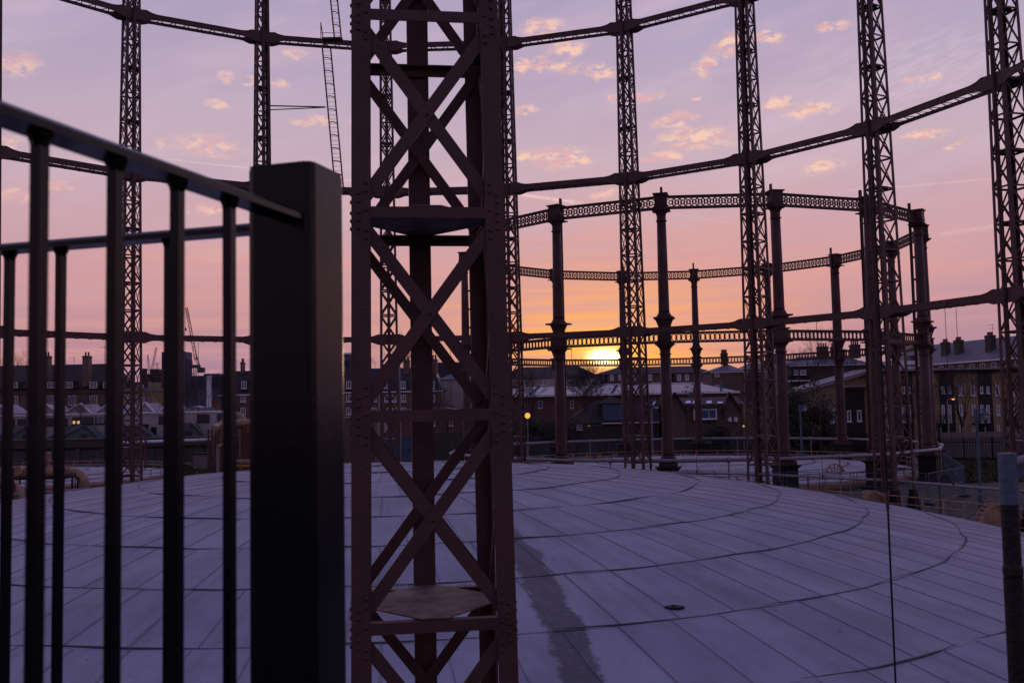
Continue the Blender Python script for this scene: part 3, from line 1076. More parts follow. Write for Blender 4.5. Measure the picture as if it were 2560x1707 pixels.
def girder(i, tier):
    z = Z0 + tier * DZ
    a0, p0 = ring_pt(i, 1.0)
    a1, p1 = ring_pt(i + 1, 1.0)
    am = (a0 + a1) / 2
    names = ['lowest', 'middle', 'upper']
    lab = '%s ring girder between the %s and %s far lattice standards from the left' % (names[tier], ORD[i + 1], ORD[i + 2])
    half = pi / N1
    o = thing('ring_girder', lab, 'girder', (C1.x, C1.y, z), am - pi / 2, 'ring girders of the large guide frame')
    # local: y along the radius through mid-bay, x along the chord
    H0, H1 = 0.19, 0.40
    for (nm, R) in (('inner_plate', R1 + YIN - 0.035), ('outer_plate', R1 + YIN + dep_(z) + 0.035)):
        hc = R * sin(half)
        y = R * cos(half)
        xs = [-hc + 0.004, -hc + 0.72, -hc + 0.86, -hc + 1.0, -hc + 1.15, -hc + 1.35, -hc + 1.6, hc - 1.6, hc - 1.35, hc - 1.15, hc - 1.0, hc - 0.86, hc - 0.72, hc - 0.004]
        hs = [H1, H1, 0.385, 0.33, 0.27, 0.225, H0, H0, 0.225, 0.27, 0.33, 0.385, H1, H1]
        if nm == 'outer_plate':
            hs = [h_ * 0.5 if h_ < 0.23 else h_ * 0.7 for h_ in hs]
        poly = [(x, y, h) for x, h in zip(xs, hs)] + [(x, y, -h) for x, h in reversed(list(zip(xs, hs)))]
        MB().prism(poly, (0, 0.02, 0)).build(nm, 'steel', o)
        mb = MB()
        for sgn in (1, -1):
            for k in range(1, len(xs) - 2):
                p, q = Vector((xs[k], y + 0.01, sgn * hs[k])), Vector((xs[k + 1], y + 0.01, sgn * hs[k + 1]))
                mb.bar(p, q, 0.09, 0.022, (0, 0, 1))
        mb.build('flange', 'steel', o)
        # splice plate near mid-span
        MB().box((0.55, y - 0.012, 0.0), (0.50, 0.018, 0.40 if nm == 'inner_plate' else 0.20)).build('splice_plate', 'steel', o)
        if R < R1:
            mb = MB()
            for k in range(-26, 27):
                for zz in (-0.14, 0.14):
                    if abs(k * 0.15) < hc - 1.0:
                        stud(mb, (k * 0.15, y - 0.001, zz), 0.02, (0, -1, 0))
            for e in (-1, 1):
                for zz in (-0.32, -0.16, 0, 0.16, 0.32):
                    for xx in (0.25, 0.45, 0.62):
                        stud(mb, (e * (hc - xx), y - 0.001, zz), 0.022, (0, -1, 0))
            tag(mb.build('rivet_rows', 'steel', o), kind='stuff')
    yi, yo = (R1 + YIN) * cos(half), (R1 + YIN + dep_(z)) * cos(half)
    hc = (R1 + YIN) * sin(half) - 0.9
    n = 8
    for k in range(n):
        xa = -hc + 2 * hc * k / n
        xb = -hc + 2 * hc * (k + 0.5) / n
        xc = -hc + 2 * hc * (k + 1) / n
        MB().bar((xa, yi, -0.13), (xb, yo, -0.13), 0.07, 0.02, (0, 0, 1)).bar((xb, yo, -0.135), (xc, yi, -0.135), 0.07, 0.02, (0, 0, 1)).build('lacing', 'steel', o)
    return o


for i in range(0, 9):
    for tier in range(3):
        if (i == 8 and tier == 2):
            continue
        girder(i, tier)

# hanging conductor rods at mid-bay, from the lowest girder to the ring main
RM_Z = -4.95
rodlab = {0: 'leftmost thin', 1: 'second thin from the left', 2: 'third thin from the left', 3: 'fourth thin from the left', 4: 'fifth thin from the left', 5: 'sixth thin from the left', 6: 'seventh thin from the left', 7: 'rightmost thin'}
for i in range(0, 8):
    a = PH1 + (3 - i - 0.5) * 2 * pi / N1
    R = (R1 + YIN + 0.6) * cos(pi / N1)
    p = C1 + Vector((R * cos(a), R * sin(a), 0))
    rd = thing('conductor_rod', rodlab[i] + ' rod hanging from the lowest ring girder to the pipe', 'rod', (p.x, p.y, RM_Z), 0, 'rods hanging at mid-bay')
    MB().tube((0, 0, 0.02), (0, 0, Z0 - RM_Z - 0.2), 0.017, n=6).build('rod', 'steel', rd)
    MB().lathe([(0.06, 0.05), (0.06, 0.16), (0.03, 0.22)], 8).build('clamp', 'black_iron', rd)
rx = at(2221, 1300, 11.9)
rd = thing('conductor_rod', 'closest dark rod standing over the crown near the blue pole', 'rod', (rx.x, rx.y, RM_Z - 0.2), 0, 'rods hanging at mid-bay')
MB().tube((0, 0, 0), (0, 0, Z0 + 3.0), 0.0125, n=8).build('rod', 'black_iron', rd)
MB().tube((0, 0, 3.85), (0, 0, 4.05), 0.022, n=8).build('coupling', 'steel', rd)

# ring main round the large holder
rm = thing('ring_main', 'thin grey pipe circling the large crown behind the standards', 'pipe', (C1.x, C1.y, RM_Z))
pts = []
ang0, ang1 = PH1 + (3 + 1.2) * 2 * pi / N1, PH1 + (3 - 9.0) * 2 * pi / N1
NP = 12
RMR = R1 + 0.55
for k in range(15):
    i = -1 + k * 0.75
for i in range(-1, 10):
    a, p = ring_pt(i, RMR)
    pts.append(p - C1)
MB().path(pts, 0.085, 10).build('pipe', 'galv', rm, smooth_=True)
for i in range(-1, 9):
    q0, q1 = pts[i + 1], pts[i + 2]
    for f in (0.12, 0.36, 0.62, 0.88):
        c = q0.lerp(q1, f)
        d = (q1 - q0).normalized()
        MB().tube(c - d * 0.07, c + d * 0.07, 0.118, n=10).build('collar', 'galv', rm)
    c = q0.lerp(q1, 0.36)
    MB().tube((c.x, c.y, -0.02), (c.x, c.y, G - RM_Z), 0.05, n=6).build('pipe_post', 'steel', rm)

# tan walkway railing round the tank rim
TR = 32.25
rl = thing('tank_railing', 'low tan railing running round the rim of the large crown', 'railing', (C1.x, C1.y, G))
for zz, r_ in ((1.30, 0.035), (0.85, 0.03), (0.35, 0.03)):
    pts = [(TR * cos(a), TR * sin(a), zz) for a in [PH1 + (3 - i) * 2 * pi / N1 for i in [q * 0.2 - 1 for q in range(52)]]]
    MB().path(pts, r_, 6).build('rail', 'tan', rl, smooth_=True)
pm = mesh(MB().box((0, 0, 0.66), (0.07, 0.07, 1.32)).box((0, 0, 0.03), (0.2, 0.2, 0.06)), 'post', 'tan')
for q in range(64):
    a = PH1 + (3 - (q * 0.16 - 1)) * 2 * pi / N1
    link(pm, 'post', rl, (TR * cos(a), TR * sin(a), 0), (0, 0, a))

# guide carriages: half wheels with a laddered rim on the rim of the crown at each standard


def carriage(i):
    a = PH1 + (3 - i) * 2 * pi / N1
    R = 31.55
    nmz = ['leftmost', 'first', 'second', 'third', 'fourth', 'fifth', 'sixth', 'seventh', 'rightmost']
    o = thing('guide_carriage', 'tan half-round guide carriage at the foot of the %s far lattice standard' % nmz[i], 'carriage', (C1.x + R * cos(a), C1.y + R * sin(a), dome_z(31.5) + 0.30), a, 'guide carriages on the crown rim')
    # local x outward, y tangential
    rad = 1.25
    n = 14
    for s_ in (-1, 1):
        mb = MB()
        ring = []
        for k in range(n + 1):
            b = pi * k / n
            for rr_ in (rad, rad - 0.16):
                ring.append((-rr_ * cos(b) - 0.25, s_ * 0.22 - 0.015, rr_ * sin(b)))
        fs = [(2 * k, 2 * k + 2, 2 * k + 3, 2 * k + 1) for k in range(n)]
        m2 = MB().add(ring, fs)
        m2.add([(x, y + 0.03, z) for x, y, z in ring], [f[::-1] for f in fs])
        for k in range(n):
            for e in (0, 1):
                A, B = ring[2 * k + e], ring[2 * k + 2 + e]
                m2.add([A, B, (B[0], B[1] + 0.03, B[2]), (A[0], A[1] + 0.03, A[2])], [(0, 1, 2, 3)])
        m2.build('rim', 'tan', o)
    for k in range(n + 1):
        b = pi * k / n
        c = (-(rad - 0.08) * cos(b) - 0.25, 0, (rad - 0.08) * sin(b))
        MB().bar((c[0], -0.24, c[2]), (c[0], 0.24, c[2]), 0.07, 0.07, (cos(b), 0, -sin(b))).build('rung', 'tan', o)
    disc = [(-(rad - 0.18) * cos(pi * k / n) - 0.25, -0.03, (rad - 0.18) * sin(pi * k / n)) for k in range(n + 1)]
    MB().prism(disc, (0, 0.06, 0)).build('web_plate', 'tan', o)
    MB().bar((-0.9, 0, rad * 0.9), (1.0, 0, 0.62), 0.16, 0.10, (0, 1, 0)).bar((1.0, 0, 0.62), (1.35, 0, -0.3), 0.14, 0.10, (0, 1, 0)).build('arm', 'tan', o)
    MB().tube((0.98, -0.14, 0.62), (0.98, 0.14, 0.62), 0.20, n=12).build('roller', 'tan', o)


for i in range(0, 9):
    carriage(i)
# ------------------------------------------------------------------ ornate gasholder behind
C2 = Vector((16.834, 96.675, 0))
R2, N2, PH2 = 22.237, 16, -2.20
H0_, H1_ = 4.999, 15.38
TOP2 = 16.0


def colpos(k, R=R2):
    a = PH2 + k * 2 * pi / N2
    return a, C2 + Vector((R * cos(a), R * sin(a), 0))


ped = mesh(MB().box((0, 0, 0.12), (1.75, 1.75, 0.24)).box((0, 0, 1.12), (1.42, 1.42, 1.85)).box((0, 0, 2.10), (1.62, 1.62, 0.12)).box((0, 0, 2.22), (1.86, 1.86, 0.12)), 'pedestal', 'black_iron')
base = mesh(MB().box((0, 0, 0.14), (1.34, 1.34, 0.28)).lathe([(0.66, 0.28), (0.70, 0.36), (0.66, 0.46), (0.56, 0.50), (0.52, 0.58), (0.58, 0.66), (0.56, 0.74), (0.47, 0.80)], 20), 'base', 'iron')
zb = G + 2.28
LS0, LS1 = zb + 0.78, H0_ - 1.25
lower = mesh(MB().lathe([(0.455, LS0), (0.43, LS0 + 0.25), (0.415, (LS0 + LS1) / 2), (0.385, LS1 - 0.05)], 24), 'shaft', 'iron', True)
cap_l = mesh(MB().lathe([(0.385, LS1 - 0.06), (0.47, LS1 - 0.04), (0.47, LS1 + 0.03), (0.39, LS1 + 0.06), (0.39, LS1 + 0.28), (0.45, LS1 + 0.45), (0.60, LS1 + 0.60), (0.64, LS1 + 0.70)], 20)
             .box((0, 0, H0_ - 0.50), (1.42, 1.42, 0.10)), 'capital', 'iron')
block_l = mesh(MB().box((0, 0, H0_), (0.95, 0.95, 0.92)).box((0, 0, H0_ + 0.50), (1.16, 1.16, 0.09)).box((0, 0, H0_ - 0.30), (1.04, 1.04, 0.07)), 'block', 'iron')
urn = mesh(MB().lathe([(0.44, H0_ + 0.54), (0.45, H0_ + 0.75), (0.54, H0_ + 1.05), (0.66, H0_ + 1.32), (0.72, H0_ + 1.42)], 16).box((0, 0, H0_ + 1.49), (1.52, 1.52, 0.13))
           .lathe([(0.60, H0_ + 1.55), (0.60, H0_ + 1.66), (0.52, H0_ + 1.70), (0.52, H0_ + 1.80), (0.45, H0_ + 1.86)], 20), 'upper_base', 'iron')
US0, US1 = H0_ + 1.84, H1_ - 1.45
upper = mesh(MB().lathe([(0.43, US0), (0.41, US0 + 0.3), (0.385, (US0 + US1) / 2), (0.345, US1)], 24), 'shaft', 'iron', True)
cap_u = mesh(MB().lathe([(0.345, US1 - 0.04), (0.42, US1 - 0.02), (0.42, US1 + 0.05), (0.35, US1 + 0.08), (0.35, US1 + 0.42), (0.40, US1 + 0.58), (0.55, US1 + 0.74), (0.58, US1 + 0.80)], 20)
             .box((0, 0, H1_ - 0.62), (1.36, 1.36, 0.08)), 'capital', 'iron')
block_u = mesh(MB().box((0, 0, H1_), (0.92, 0.92, 1.20)).box((0, 0, H1_ + 0.63), (1.14, 1.14, 0.09)).box((0, 0, H1_ - 0.22), (1.02, 1.02, 0.07)).box((0, 0, H1_ - 0.42), (1.02, 1.02, 0.07)), 'block', 'iron')
mbr = MB().box((0, -0.62, (zb + H1_ + 1.35) / 2), (0.09, 0.20, H1_ + 1.35 - zb)).box((0, -0.73, (zb + H1_ + 1.35) / 2), (0.20, 0.035, H1_ + 1.35 - zb))
rail2 = mesh(mbr, 'guide_rail', 'iron')
brk = mesh(MB().box((0, -0.46, 0), (0.10, 0.26, 0.12)).box((0, -0.46, 0.10), (0.05, 0.26, 0.06)), 'bracket', 'iron')
wh2 = {0: 'left of the sunset', 1: 'right of the sunset', 2: 'second to the right of the sunset', 3: 'third to the right of the sunset', 4: 'at the right end of the ornate frame',
       5: 'just behind the right end column', 6: 'second from the right in the far row', 7: 'third from the right in the far row', 8: 'fourth from the right in the far row',
       9: 'in the far row right of the sunset', 10: 'in the far row beside the sun', 11: 'in the far row behind the near column left of the sunset', 12: 'in the far row behind the second lattice standard right of the gate post',
       13: 'seen through the right side of the closest lattice standard', 14: 'hidden mostly by the closest lattice standard', 15: 'near row, mostly hidden by the closest lattice standard'}
for k in range(16):
    a, p = colpos(k)
    if k in (14,):
        continue
    o = thing('iron_column', 'cast iron gasholder column ' + wh2[k], 'column', (p.x, p.y, 0), a - pi / 2, 'columns of the ornate guide frame')
    link(ped, 'pedestal', o, (0, 0, G))
    link(base, 'base', o, (0, 0, zb))
    link(lower, 'shaft', o)
    link(cap_l, 'capital', o)
    link(block_l, 'block', o)
    link(urn, 'upper_base', o)
    link(upper, 'shaft', o)
    link(cap_u, 'capital', o)
    link(block_u, 'block', o)
    link(rail2, 'guide_rail', o)
    for q in range(9):
        link(brk, 'bracket', o, (0, 0, -3.2 + q * 1.9))


def annulus(mb, ro, ri, th, n=18, sx=1.0, c=(0, 0, 0), ri2=None):
    vs = []
    for y in (-th / 2, th / 2):
        for (r) in (ro, ri):
            for k in range(n):
                a = 2 * pi * k / n
                rx = r * sx if r == ro else (r - (ro - ri) * 0.0) * sx
                vs.append((c[0] + rx * cos(a), c[1] + y, c[2] + r * sin(a)))
    fs = []
    for k in range(n):
        j = (k + 1) % n
        fs += [(k, j, n + j, n + k), (2 * n + k, 3 * n + k, 3 * n + j, 2 * n + j), (k, 2 * n + k, 2 * n + j, j), (n + k, n + j, 3 * n + j, 3 * n + k)]
    return mb.add(vs, fs)


big_ring = mesh(annulus(MB(), 0.40, 0.315, 0.06, 18), 'tracery_ring', 'iron')
small_ring = mesh(annulus(MB(), 0.20, 0.115, 0.07, 12), 'tracery_ring', 'iron')
oval = mesh(annulus(MB(), 0.325, 0.235, 0.06, 14, 0.55), 'tracery_oval', 'iron')
link_bar = mesh(MB().box((0, 0, 0), (0.045, 0.05, 0.64)).box((0, 0, 0), (0.18, 0.045, 0.07)).lathe([(0.0, -0.07), (0.075, 0.0), (0.0, 0.07)], 6), 'tracery_bar', 'iron')
NEARB = (15, 0, 1, 2, 3, 4)
nmb = {15: 'left of the leftmost near column', 0: 'crossing above the sun', 1: 'right of the sunset', 2: 'second bay right of the sunset', 3: 'at the right end, near side', 4: 'short turning bay at the right end',
       5: 'behind the right end column', 6: 'far row, rightmost bay', 7: 'far row, second bay from the right', 8: 'far row, third bay from the right', 9: 'far row, bay right of the sun', 10: 'far row, bay above the sun',
       11: 'far row, first bay left of the sun', 12: 'far row, behind the closest standard'}
for k in list(range(0, 13)) + [15]:
    a0, p0 = colpos(k)
    a1, p1 = colpos(k + 1)
    mid = (p0 + p1) / 2
    d = p1 - p0
    L = d.length - 0.90
    rz = atan2(d.y, d.x)
    for tier in (0, 1):
        z = (H0_, H1_)[tier]
        hh = (0.37, 0.47)[tier]
        o = thing('tracery_girder', '%s open iron girder of the ornate frame, %s' % (('lower', 'upper')[tier], nmb[k]), 'girder', (mid.x, mid.y, z), rz, 'tracery girders of the ornate frame')
        for s_ in (1, -1):
            MB().box((0, 0, s_ * (hh + 0.015)), (L, 0.26, 0.07)).box((0, 0, s_ * (hh - 0.05)), (L, 0.08, 0.11)).build('chord', 'iron', o)
        step = (0.365, 0.445)[tier]
        n = int(L / step)
        x0 = -step * (n - 1) / 2
        if tier:
            sets = [(big_ring, 'tracery_ring', 0.0, n), (small_ring, 'tracery_ring', 0.0, n)]
        else:
            sets = [(oval, 'tracery_oval', 0.0, n), (link_bar, 'tracery_bar', step / 2, n - 1)]
        if k in NEARB and k != 15 and k != 4:
            for me, nm, ox, cnt in sets:
                for q in range(cnt):
                    link(me, nm, o, (x0 + ox + q * step, 0, 0))
        else:
            mb = MB()
            for me, nm, ox, cnt in sets:
                for q in range(cnt):
                    mb.add([(v.co.x + x0 + ox + q * step, v.co.y, v.co.z) for v in me.vertices], [tuple(f.vertices) for f in me.polygons])
            tag(mb.build('tracery', 'iron', o), kind='stuff')


def small_crown(name, label, C, R, apex, rim, nr, plate, group=None):
    o = thing(name, label, 'gasholder', (C.x, C.y, G), 0, group)

    def zf(r):
        return apex - (apex - rim) * (r / R) ** 2 - G
    mb = MB()
    NRr, NSs = 12, 72
    vs = [(0, 0, zf(0) - 0.03)]
    for i in range(1, NRr + 1):
        r = R * i / NRr
        vs += [(r * cos(2 * pi * k / NSs), r * sin(2 * pi * k / NSs), zf(r) - 0.03) for k in range(NSs)]
    fs = [(0, 1 + k, 1 + (k + 1) % NSs) for k in range(NSs)]
    for i in range(NRr - 1):
        fs += [(1 + i * NSs + k, 1 + (i + 1) * NSs + k, 1 + (i + 1) * NSs + (k + 1) % NSs, 1 + i * NSs + (k + 1) % NSs) for k in range(NSs)]
    mb.add(vs, fs).build('crown_sheet', 'seam', o, smooth_=True)
    cnt = 0
    for i in range(nr):
        r0, r1 = R * (i + 0.06) / nr, R * (i + 1) / nr
        n = max(6, int(2 * pi * (r0 + r1) / 2 / plate))
        da = 2 * pi / n
        gap = 0.03
        vs = []
        for r in (r0 + gap, (r0 + r1) / 2, r1 - gap):
            for b in (-0.5, 0.0, 0.5):
                an = b * (da - 2 * gap / r)
                vs.append((r * cos(an), r * sin(an), zf(r)))
        me = mesh(MB().add(vs, [(0, 3, 4, 1), (1, 4, 5, 2), (3, 6, 7, 4), (4, 7, 8, 5)]), 'plate', 'crown', True)
        for k in range(n):
            if cnt < 300:
                link(me, 'plate', o, None, (0, 0, 2 * pi * (k + 0.37 * i) / n))
            cnt += 1
    MB().lathe([(R + 0.05, zf(R) - 0.03), (R + 0.15, zf(R) - 0.15), (R + 0.15, 0.02), (R - 0.2, 0.02)], 72).build('curb_ring', 'tan', o, smooth_=True)
    # tan hand railing
    for zz, r_ in ((zf(R) + 0.75, 0.045), (zf(R) + 0.35, 0.04)):
        MB().path([((R + 0.7) * cos(2 * pi * k / 64), (R + 0.7) * sin(2 * pi * k / 64), zz) for k in range(64)], r_, 6, True).build('rail', 'tan', o, smooth_=True)
    pm_ = mesh(MB().box((0, 0, (zf(R) + 0.78) / 2), (0.08, 0.08, zf(R) + 0.78)), 'post', 'tan')
    for k in range(56):
        link(pm_, 'post', o, ((R + 0.7) * cos(2 * pi * k / 56), (R + 0.7) * sin(2 * pi * k / 56), 0))
    return o


small_crown('gasholder_crown', 'pale plated crown inside the ornate column ring', C2, 20.6, -5.35, -6.35, 7, 2.3, 'smaller gasholder crowns')
C3 = Vector((-55.0, 106.0, 0))
small_crown('gasholder_crown', 'low pale crown at far left behind the tan pipework', C3, 17.5, -5.75, -6.45, 6, 2.3, 'smaller gasholder crowns')

# ring main of the ornate holder
o = thing('ring_main', 'pale grey pipe running round the ornate columns at knee height', 'pipe', (C2.x, C2.y, -4.25))
pts = []
for k in range(N2):
    a, p = colpos(k, R2 + 0.85)
    pts.append(p - C2)
MB().path(pts, 0.15, 10, True).build('pipe', 'galv', o, smooth_=True)
for k in range(N2):
    q0, q1 = pts[k], pts[(k + 1) % N2]
    d = (q1 - q0).normalized()
    c = q0.lerp(q1, 0.5)
    MB().tube(c - d * 0.14, c + d * 0.14, 0.21, n=10).build('collar', 'galv', o)
    for f in (0.5,):
        MB().tube((c.x, c.y, -0.1), (c.x, c.y, G + 4.25), 0.06, n=6).build('pipe_post', 'galv', o)

# half-round carriage of the ornate holder, right
pc = at(2085, 1152, 84)
o = thing('guide_carriage', 'tan spoked half-wheel carriage beside the ornate crown', 'carriage', (pc.x, pc.y, -6.3), 0.3)
mb = MB()
for k in range(12):
    b0, b1 = pi * k / 12, pi * (k + 1) / 12
    mb.bar((-0.95 * cos(b0), 0, 0.95 * sin(b0)), (-0.95 * cos(b1), 0, 0.95 * sin(b1)), 0.30, 0.09, (-cos(b0), 0, sin(b0)))
mb.build('rim', 'tan', o)
for k in range(1, 6):
    b = pi * k / 6
    MB().bar((0, 0, 0), (-0.93 * cos(b), 0, 0.93 * sin(b)), 0.10, 0.08, (0, 1, 0)).build('spoke', 'tan', o)

# ------------------------------------------------------------------ caged ladder on the far side of the large frame
YL = 73.0
o = thing('caged_ladder', 'thin dark caged ladder leaning on the upper ring girder left of the closest standard', 'ladder', (0, 0, 0))


def ladder(pt, pb_, wdt, name_n):
    pt, pb_ = Vector(pt), Vector(pb_)
    ax = (pt - pb_).normalized()
    for s_ in (-0.5, 0.5):
        MB().tube(pb_ + Vector((s_ * wdt, 0, 0)), pt + Vector((s_ * wdt, 0, 0)), 0.060, n=6).build('stile', 'steel', o)
    n = int((pt - pb_).length / 0.95)
    for k in range(n + 1):
        c = pb_.lerp(pt, k / n)
        q = []
        for j in range(7):
            b = pi * j / 6
            q.append(c + Vector((-cos(b) * wdt * 0.5, -0.62 * sin(b), -0.05)))
        MB().path(q, 0.036, 4).build('hoop', 'steel', o)
    m3 = int((pt - pb_).length / 0.32)
    mb = MB()
    for k in range(m3):
        c = pb_.lerp(pt, k / m3)
        mb.tube(c - Vector((wdt / 2, 0, 0)), c + Vector((wdt / 2, 0, 0)), 0.012, n=4)
    tag(mb.build('rungs', 'steel', o), kind='stuff')


ladder(at(816, 118, YL), at(848, 470, YL), 0.62, 0)
ladder(at(829, -60, YL), at(845, 100, YL), 0.52, 1)
p = at(832, 100, YL)
MB().box(p, (1.5, 0.8, 0.12)).build('landing', 'steel', o)
MB().tube(p + Vector((-0.72, 0, 0)), p + Vector((-0.9, 0, 1.35)), 0.04, n=6).tube(p + Vector((-0.9, 0, 1.35)), p + Vector((-0.9, 0, 0)), 0.03, n=5).tube(p + Vector((-0.85, 0, 0.55)), p + Vector((0.6, 0, 0.5)), 0.025, n=5).build('hand_rail', 'steel', o)
q = at(676, 265, YL)
MB().tube(q, at(814, 268, YL), 0.05, n=6).tube(at(676, 275, YL), at(814, 269, YL), 0.04, n=6).build('stay', 'steel', o)

# ------------------------------------------------------------------ black steel fence and gate post close to the eye
FD = Vector((0.29, 0.957, 0)).normalized()          # direction of the nearer run, away from the eye
PD = Vector((-FD.y, FD.x, 0))                       # direction of the farther run, to the left
corner = at(778, 400, 1.37)                         # nearest vertical edge of the post
PW = 0.105
pc = Vector((corner.x, corner.y, 0)) + FD * PW / 2 + PD * PW / 2
ptop = corner.z
post = thing('gate_post', 'thick square black steel post at the corner of the fence', 'post', (pc.x, pc.y, -1.62), atan2(FD.y, FD.x))
h = PW / 2
bv = 0.012
outl = [(-h + bv, -h), (h - bv, -h), (h - bv * 0.3, -h + bv * 0.3), (h, -h + bv), (h, h - bv), (h - bv * 0.3, h - bv * 0.3), (h - bv, h), (-h + bv, h), (-h + bv * 0.3, h - bv * 0.3), (-h, h - bv), (-h, -h + bv), (-h + bv * 0.3, -h + bv * 0.3)]
MB().prism([(x, y, 0) for x, y in outl], (0, 0, ptop + 1.62 - 0.006)).build('shaft', 'gloss_black', post)
MB().prism([(x * 0.985, y * 0.985, ptop + 1.62 - 0.006) for x, y in outl], (0, 0, 0.006)).build('cap', 'gloss_black', post)
MB().box((0, 0, 0.006), (0.18, 0.18, 0.012)).build('base_plate', 'gloss_black', post)
HR = 0.272
collar = mesh(MB().lathe([(0.0085, -0.013), (0.0095, -0.009), (0.0120, -0.003), (0.0125, 0.001)], 8), 'weld', 'gloss_black')
barm = mesh(MB().box((0, 0, (HR - 0.006 - 1.54) / 2), (0.0120, 0.0120, HR - 0.006 + 1.54)), 'bar', 'gloss_black')


def fence_run(label, p0, d, L, first, n, step):
    o = thing('fence_panel', label, 'fence', (p0.x, p0.y, 0), atan2(d.y, d.x), 'black fence panels')
    prof_ = [(-0.019, -0.005), (0.019, -0.005), (0.019, 0.003), (0.013, 0.008), (0.0, 0.010), (-0.013, 0.008), (-0.019, 0.003)]
    MB().prism([(0.0, y, HR + z) for y, z in prof_], (L, 0, 0)).build('top_rail', 'gloss_black', o)
    MB().box((L / 2, 0, -1.50), (L, 0.042, 0.010)).build('bottom_rail', 'gloss_black', o)
    for k in range(n):
        x = first + k * step
        b = link(barm, 'bar', o, (x, 0, 0))
        link(collar, 'weld', b, (0, 0, HR - 0.004))


pF = pc - FD * (PW / 2) - PD * 0.022
fence_run('black vertical bar fence panel running from the post towards the viewer', pF, -FD, 1.15, 0.157, 9, 0.1062)
pS = pc + PD * (PW / 2) + FD * 0.012
fence_run('black vertical bar fence panel running left behind the nearer one', pS, PD, 1.6, 0.174, 14, 0.1015)
# platform carrying the fence
tag(MB().span((-2.6, -1.0, -1.70), (0.5, 1.9, -1.62)).build('platform_floor', 'concrete'), kind='structure')

# blue-grey handrail post at the right edge
pb0 = at(2517, 1132, 2.8)
o = thing('handrail_post', 'blue grey and black scratched tubular post at the right edge', 'post', (pb0.x, pb0.y, -2.2))
zt = pb0.z + 2.2
MB().tube((0, 0, zt - 0.142), (0, 0, zt), 0.0244, n=24).build('sleeve', 'blue_pole', o, smooth_=False)
MB().tube((0, 0, zt - 0.31), (0, 0, zt - 0.1425), 0.0238, n=24).build('upper_tube', 'dark_pole', o)
MB().lathe([(0.0238, zt - 0.345), (0.0268, zt - 0.335), (0.0268, zt - 0.318), (0.0238, zt - 0.308)], 24).build('joint', 'dark_pole', o)
MB().tube((0, 0, 0), (0, 0, zt - 0.345), 0.0262, n=24).build('lower_tube', 'dark_pole', o)
MB().tube((0.018, 0, zt - 0.028), (0.22, -0.04, zt + 0.035), 0.0135, n=14).build('brace_tube', 'galv', o)
MB().prism([(0.02, -0.003, zt - 0.035), (0.20, -0.038, zt + 0.02), (0.02, -0.003, zt - 0.075)], (0, 0.006, 0)).build('web_plate', 'blue_pole', o)
for (u, v) in ((-0.017, -0.075), (0.014, -0.10), (-0.015, -0.125), (0.015, -0.125)):
    stud_mb = MB()
    stud(stud_mb, (u, -sqrt(max(0, 0.0244 ** 2 - u * u)), zt + v), 0.0018, (u, -0.02, 0))
    stud_mb.build('screw', 'black_iron', o)
# ------------------------------------------------------------------ buildings
_wc = {}


def win(root, x0, y0, x1, y1, D, nx=2, ny=2, frame='white', pane='glass', fw=0.09, sill=True):
    a, b = at(x0, y0, D), at(x1, y1, D)
    w, h_ = round(abs(b.x - a.x), 2), round(abs(a.z - b.z), 2)
    key = (w, h_, nx, ny, frame, fw, sill)
    if key not in _wc:
        mb = MB()
        mb.box((0, 0, h_ / 2 - fw / 2), (w, 0.10, fw)).box((0, 0, -h_ / 2 + fw / 2), (w, 0.10, fw))
        for s_ in (-1, 1):
            mb.box((s_ * (w / 2 - fw / 2), 0, 0), (fw, 0.10, h_ - 2 * fw))
        for k in range(1, nx):
            mb.box((-w / 2 + w * k / nx, 0.01, 0), (fw * (0.7 if nx == 2 else 0.45), 0.06, h_ - 2 * fw))
        for k in range(1, ny):
            mb.box((0, 0.02, -h_ / 2 + h_ * k / ny), (w - 2 * fw, 0.05, fw * 0.5))
        if sill:
            mb.box((0, -0.06, -h_ / 2 - 0.05), (w + 0.16, 0.20, 0.09))
        pn_ = MB().box((0, 0.035, 0), (w - fw, 0.02, h_ - fw))
        _wc[key] = (mesh(mb, 'window', frame), mesh(pn_, 'pane', 'glass'), {})
    fm, pm_, alt = _wc[key]
    if pane != 'glass':
        if pane not in alt:
            q = pm_.copy()
            q.materials.clear()
            q.materials.append(MATS[pane])
            alt[pane] = q
        pm_ = alt[pane]
    c = (a + b) / 2
    o = link(fm, 'window', root, (c.x, D - 0.055, c.z))
    link(pm_, 'pane', o)
    return o


def bx(root, name, x0, y0, x1, y1, D, T, m):
    """box whose front face fills the pixel rectangle at distance D; y1=None reaches the ground"""
    a = at(x0, y0, D)
    b = at(x1, y0, D)
    z1 = (a.z + b.z) / 2
    z0 = G if y1 is None else (at(x0, y1, D).z + at(x1, y1, D).z) / 2
    return MB().span((a.x, D, z0), (b.x, D + T, z1)).build(name, m, root)


def gable(root, name, X0, X1, Y0, Y1, ze, zr, hl, hr, m, ov=0.25):
    """pitched roof, ridge along X; hl / hr are hip lengths (0 = gable end)"""
    ym = (Y0 + Y1) / 2
    A, B, C_, D_ = (X0 - ov, Y0 - ov, ze), (X1 + ov, Y0 - ov, ze), (X1 + ov, Y1 + ov, ze), (X0 - ov, Y1 + ov, ze)
    E_, F_ = (X0 + hl - (0 if hl else ov), ym, zr), (X1 - hr + (0 if hr else ov), ym, zr)
    return MB().add([A, B, C_, D_, E_, F_], [(0, 1, 5, 4), (2, 3, 4, 5), (1, 2, 5), (3, 0, 4), (3, 2, 1, 0)]).build(name, m, root)


